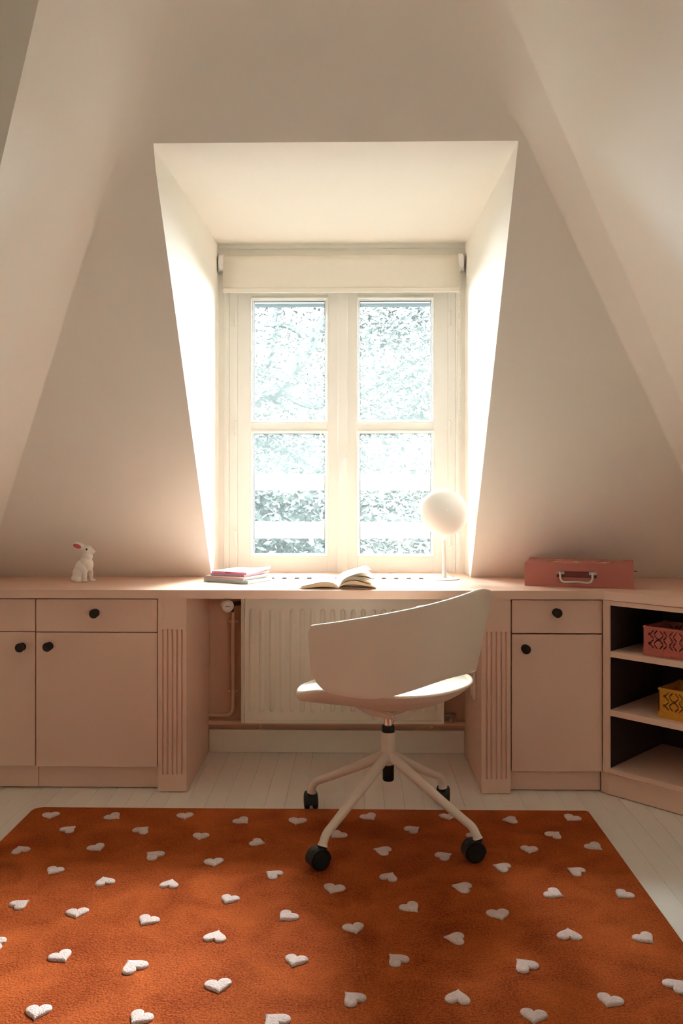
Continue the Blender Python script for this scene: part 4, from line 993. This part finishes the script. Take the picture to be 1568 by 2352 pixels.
# ================================================================== GARDEN BEHIND THE WINDOW
def tree(label, base, limbs, nleaf, spread, size, mats, seed, flat=.5):
    rnd = random.Random(seed); t = empty('tree', base); tag(t, label, 'tree', 'trees in the garden')
    bm = BM(); anchors = []
    for ctrl, r0, r1 in limbs:
        cp = curve_pts(ctrl, 6); n = len(cp); tube(bm, cp, [r0 + (r1 - r0) * i / (n - 1) for i in range(n)], 7)
        anchors += [(p, .2 + .8 * i / n) for i, p in enumerate(cp) if i > n * .25]
        for j in range(5):                            # side twigs
            p = cp[int(n * rnd.uniform(.3, .98))]; d = Vector((rnd.uniform(-1, 1), rnd.uniform(-.6, .6), rnd.uniform(-.5, .6))) * spread * 1.3
            tw = curve_pts([p, p + d * .5 + Vector((0, 0, .08)), p + d], 4); tube(bm, tw, [max(.006, r1 * .8) * (1 - .7 * i / (len(tw) - 1)) for i in range(len(tw))], 5)
            anchors += [(q, 1) for q in tw]
    obj('trunk', bm, BARK, t, smooth=True)
    bm = BM()
    for k in range(nleaf):
        p, w = rnd.choice(anchors)
        c = p + Vector((rnd.gauss(0, spread), rnd.gauss(0, spread), rnd.gauss(0, spread * flat)))
        s = size * rnd.uniform(.5, 1.4)
        a = Vector((rnd.uniform(-1, 1), rnd.uniform(-1, 1), rnd.uniform(-.7, .7))).normalized(); b = a.cross(Vector((rnd.uniform(-1, 1), rnd.uniform(-1, 1), rnd.uniform(-1, 1)))).normalized()
        f = bm.faces.new([bm.verts.new(c + a * s), bm.verts.new(c + b * s * .38), bm.verts.new(c - a * s), bm.verts.new(c - b * s * .38)])
        f.material_index = rnd.choices(range(len(mats)), [6] + [2] * (len(mats) - 1))[0]
    o = obj('foliage', bm, mats, t); o['kind'] = 'stuff'
def L(u, v, y): return at(u, v, y)
def T(base, pts, r0, r1): return ([Vector(p) - Vector(base) for p in pts], r0, r1)
Y1 = 9.0; b1 = (-1.6, Y1, -6.0)
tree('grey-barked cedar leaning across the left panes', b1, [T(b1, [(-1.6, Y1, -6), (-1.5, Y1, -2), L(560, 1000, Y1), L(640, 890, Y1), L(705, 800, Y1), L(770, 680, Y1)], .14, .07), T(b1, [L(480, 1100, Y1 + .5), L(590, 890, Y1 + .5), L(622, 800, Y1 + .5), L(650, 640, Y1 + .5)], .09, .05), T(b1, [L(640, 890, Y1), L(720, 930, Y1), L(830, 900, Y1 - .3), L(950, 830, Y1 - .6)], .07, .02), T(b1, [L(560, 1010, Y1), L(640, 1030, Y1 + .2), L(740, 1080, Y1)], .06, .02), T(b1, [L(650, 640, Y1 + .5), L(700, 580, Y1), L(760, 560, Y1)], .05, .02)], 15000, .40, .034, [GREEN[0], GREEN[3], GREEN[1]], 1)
Y2 = 12.0; b2 = (1.4, Y2, -6.0)
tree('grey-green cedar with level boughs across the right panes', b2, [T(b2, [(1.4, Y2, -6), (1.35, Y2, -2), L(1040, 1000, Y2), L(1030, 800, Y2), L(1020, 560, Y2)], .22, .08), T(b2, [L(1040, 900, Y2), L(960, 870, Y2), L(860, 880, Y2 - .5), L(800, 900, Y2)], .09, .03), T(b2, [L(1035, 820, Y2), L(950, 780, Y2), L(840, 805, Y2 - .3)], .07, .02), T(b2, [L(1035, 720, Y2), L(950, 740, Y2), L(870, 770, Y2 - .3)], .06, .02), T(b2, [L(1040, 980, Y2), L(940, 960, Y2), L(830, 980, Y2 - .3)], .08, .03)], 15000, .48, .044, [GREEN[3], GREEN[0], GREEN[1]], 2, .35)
for i, (u, v, y, lab, ml) in enumerate(((610, 1090, 14.5, 'broad blue-green tree low behind the left panes', [GREEN[0], GREEN[3], GREEN[1]]), (730, 1060, 19, 'dense green tree low behind the middle of the window', [GREEN[1], GREEN[0], GREEN[3]]), (880, 1080, 23.2, 'green tree with yellowing leaves low behind the right panes', [GREEN[1], GREEN[2], GREEN[0]]), (1000, 1060, 28, 'yellow-green tree at the far right behind the panes', [GREEN[1], GREEN[2], GREEN[3]]))):
    c = at(u, v, y); b = (c.x, y, -6.0)
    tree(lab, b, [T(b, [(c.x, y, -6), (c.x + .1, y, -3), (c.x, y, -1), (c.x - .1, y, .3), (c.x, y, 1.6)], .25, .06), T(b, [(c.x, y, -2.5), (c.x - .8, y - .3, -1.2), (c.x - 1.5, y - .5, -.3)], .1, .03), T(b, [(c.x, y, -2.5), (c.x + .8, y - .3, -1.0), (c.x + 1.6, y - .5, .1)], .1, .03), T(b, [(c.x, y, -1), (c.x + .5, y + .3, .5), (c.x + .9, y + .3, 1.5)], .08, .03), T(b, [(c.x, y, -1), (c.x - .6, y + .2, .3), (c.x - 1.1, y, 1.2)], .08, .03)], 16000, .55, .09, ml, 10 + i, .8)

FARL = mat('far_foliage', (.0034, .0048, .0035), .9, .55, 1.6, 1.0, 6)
for i, (x, y, r, zc, lab) in enumerate(((-5.1, 34, 2.4, 1.2, 'hazy round treetop far behind the left pane'), (-2.3, 39, 2.9, .8, 'hazy round treetop far behind the left sash'), (.9, 47, 3.1, .8, 'hazy round treetop far behind the meeting stile'), (4.6, 55, 4.2, 1.2, 'hazy round treetop far behind the right pane'))):
    t = empty('tree', (x, y, -6)); tag(t, lab, 'tree', 'far treetops'); rnd = random.Random(40 + i)
    bm = BM(); tube(bm, [(0, 0, 0), (.1, 0, 3), (0, 0, zc + 6)], [.3, .22, .1], 8); obj('trunk', bm, BARK, t, smooth=True)
    bm = BM()
    for k in range(26):
        d = Vector((rnd.gauss(0, .55), rnd.gauss(0, .4), rnd.gauss(-.25, .6))) * r * .8; rr_ = r * rnd.uniform(.28, .5)
        vs = bmesh.ops.create_icosphere(bm, subdivisions=3, radius=rr_, matrix=Matrix.Translation(d + Vector((0, 0, zc + 6))))['verts']
        for v in vs: v.co += Vector((rnd.gauss(0, 1), rnd.gauss(0, 1), rnd.gauss(0, 1))) * rr_ * .07
    o = obj('foliage', bm, FARL, t); o['kind'] = 'stuff'
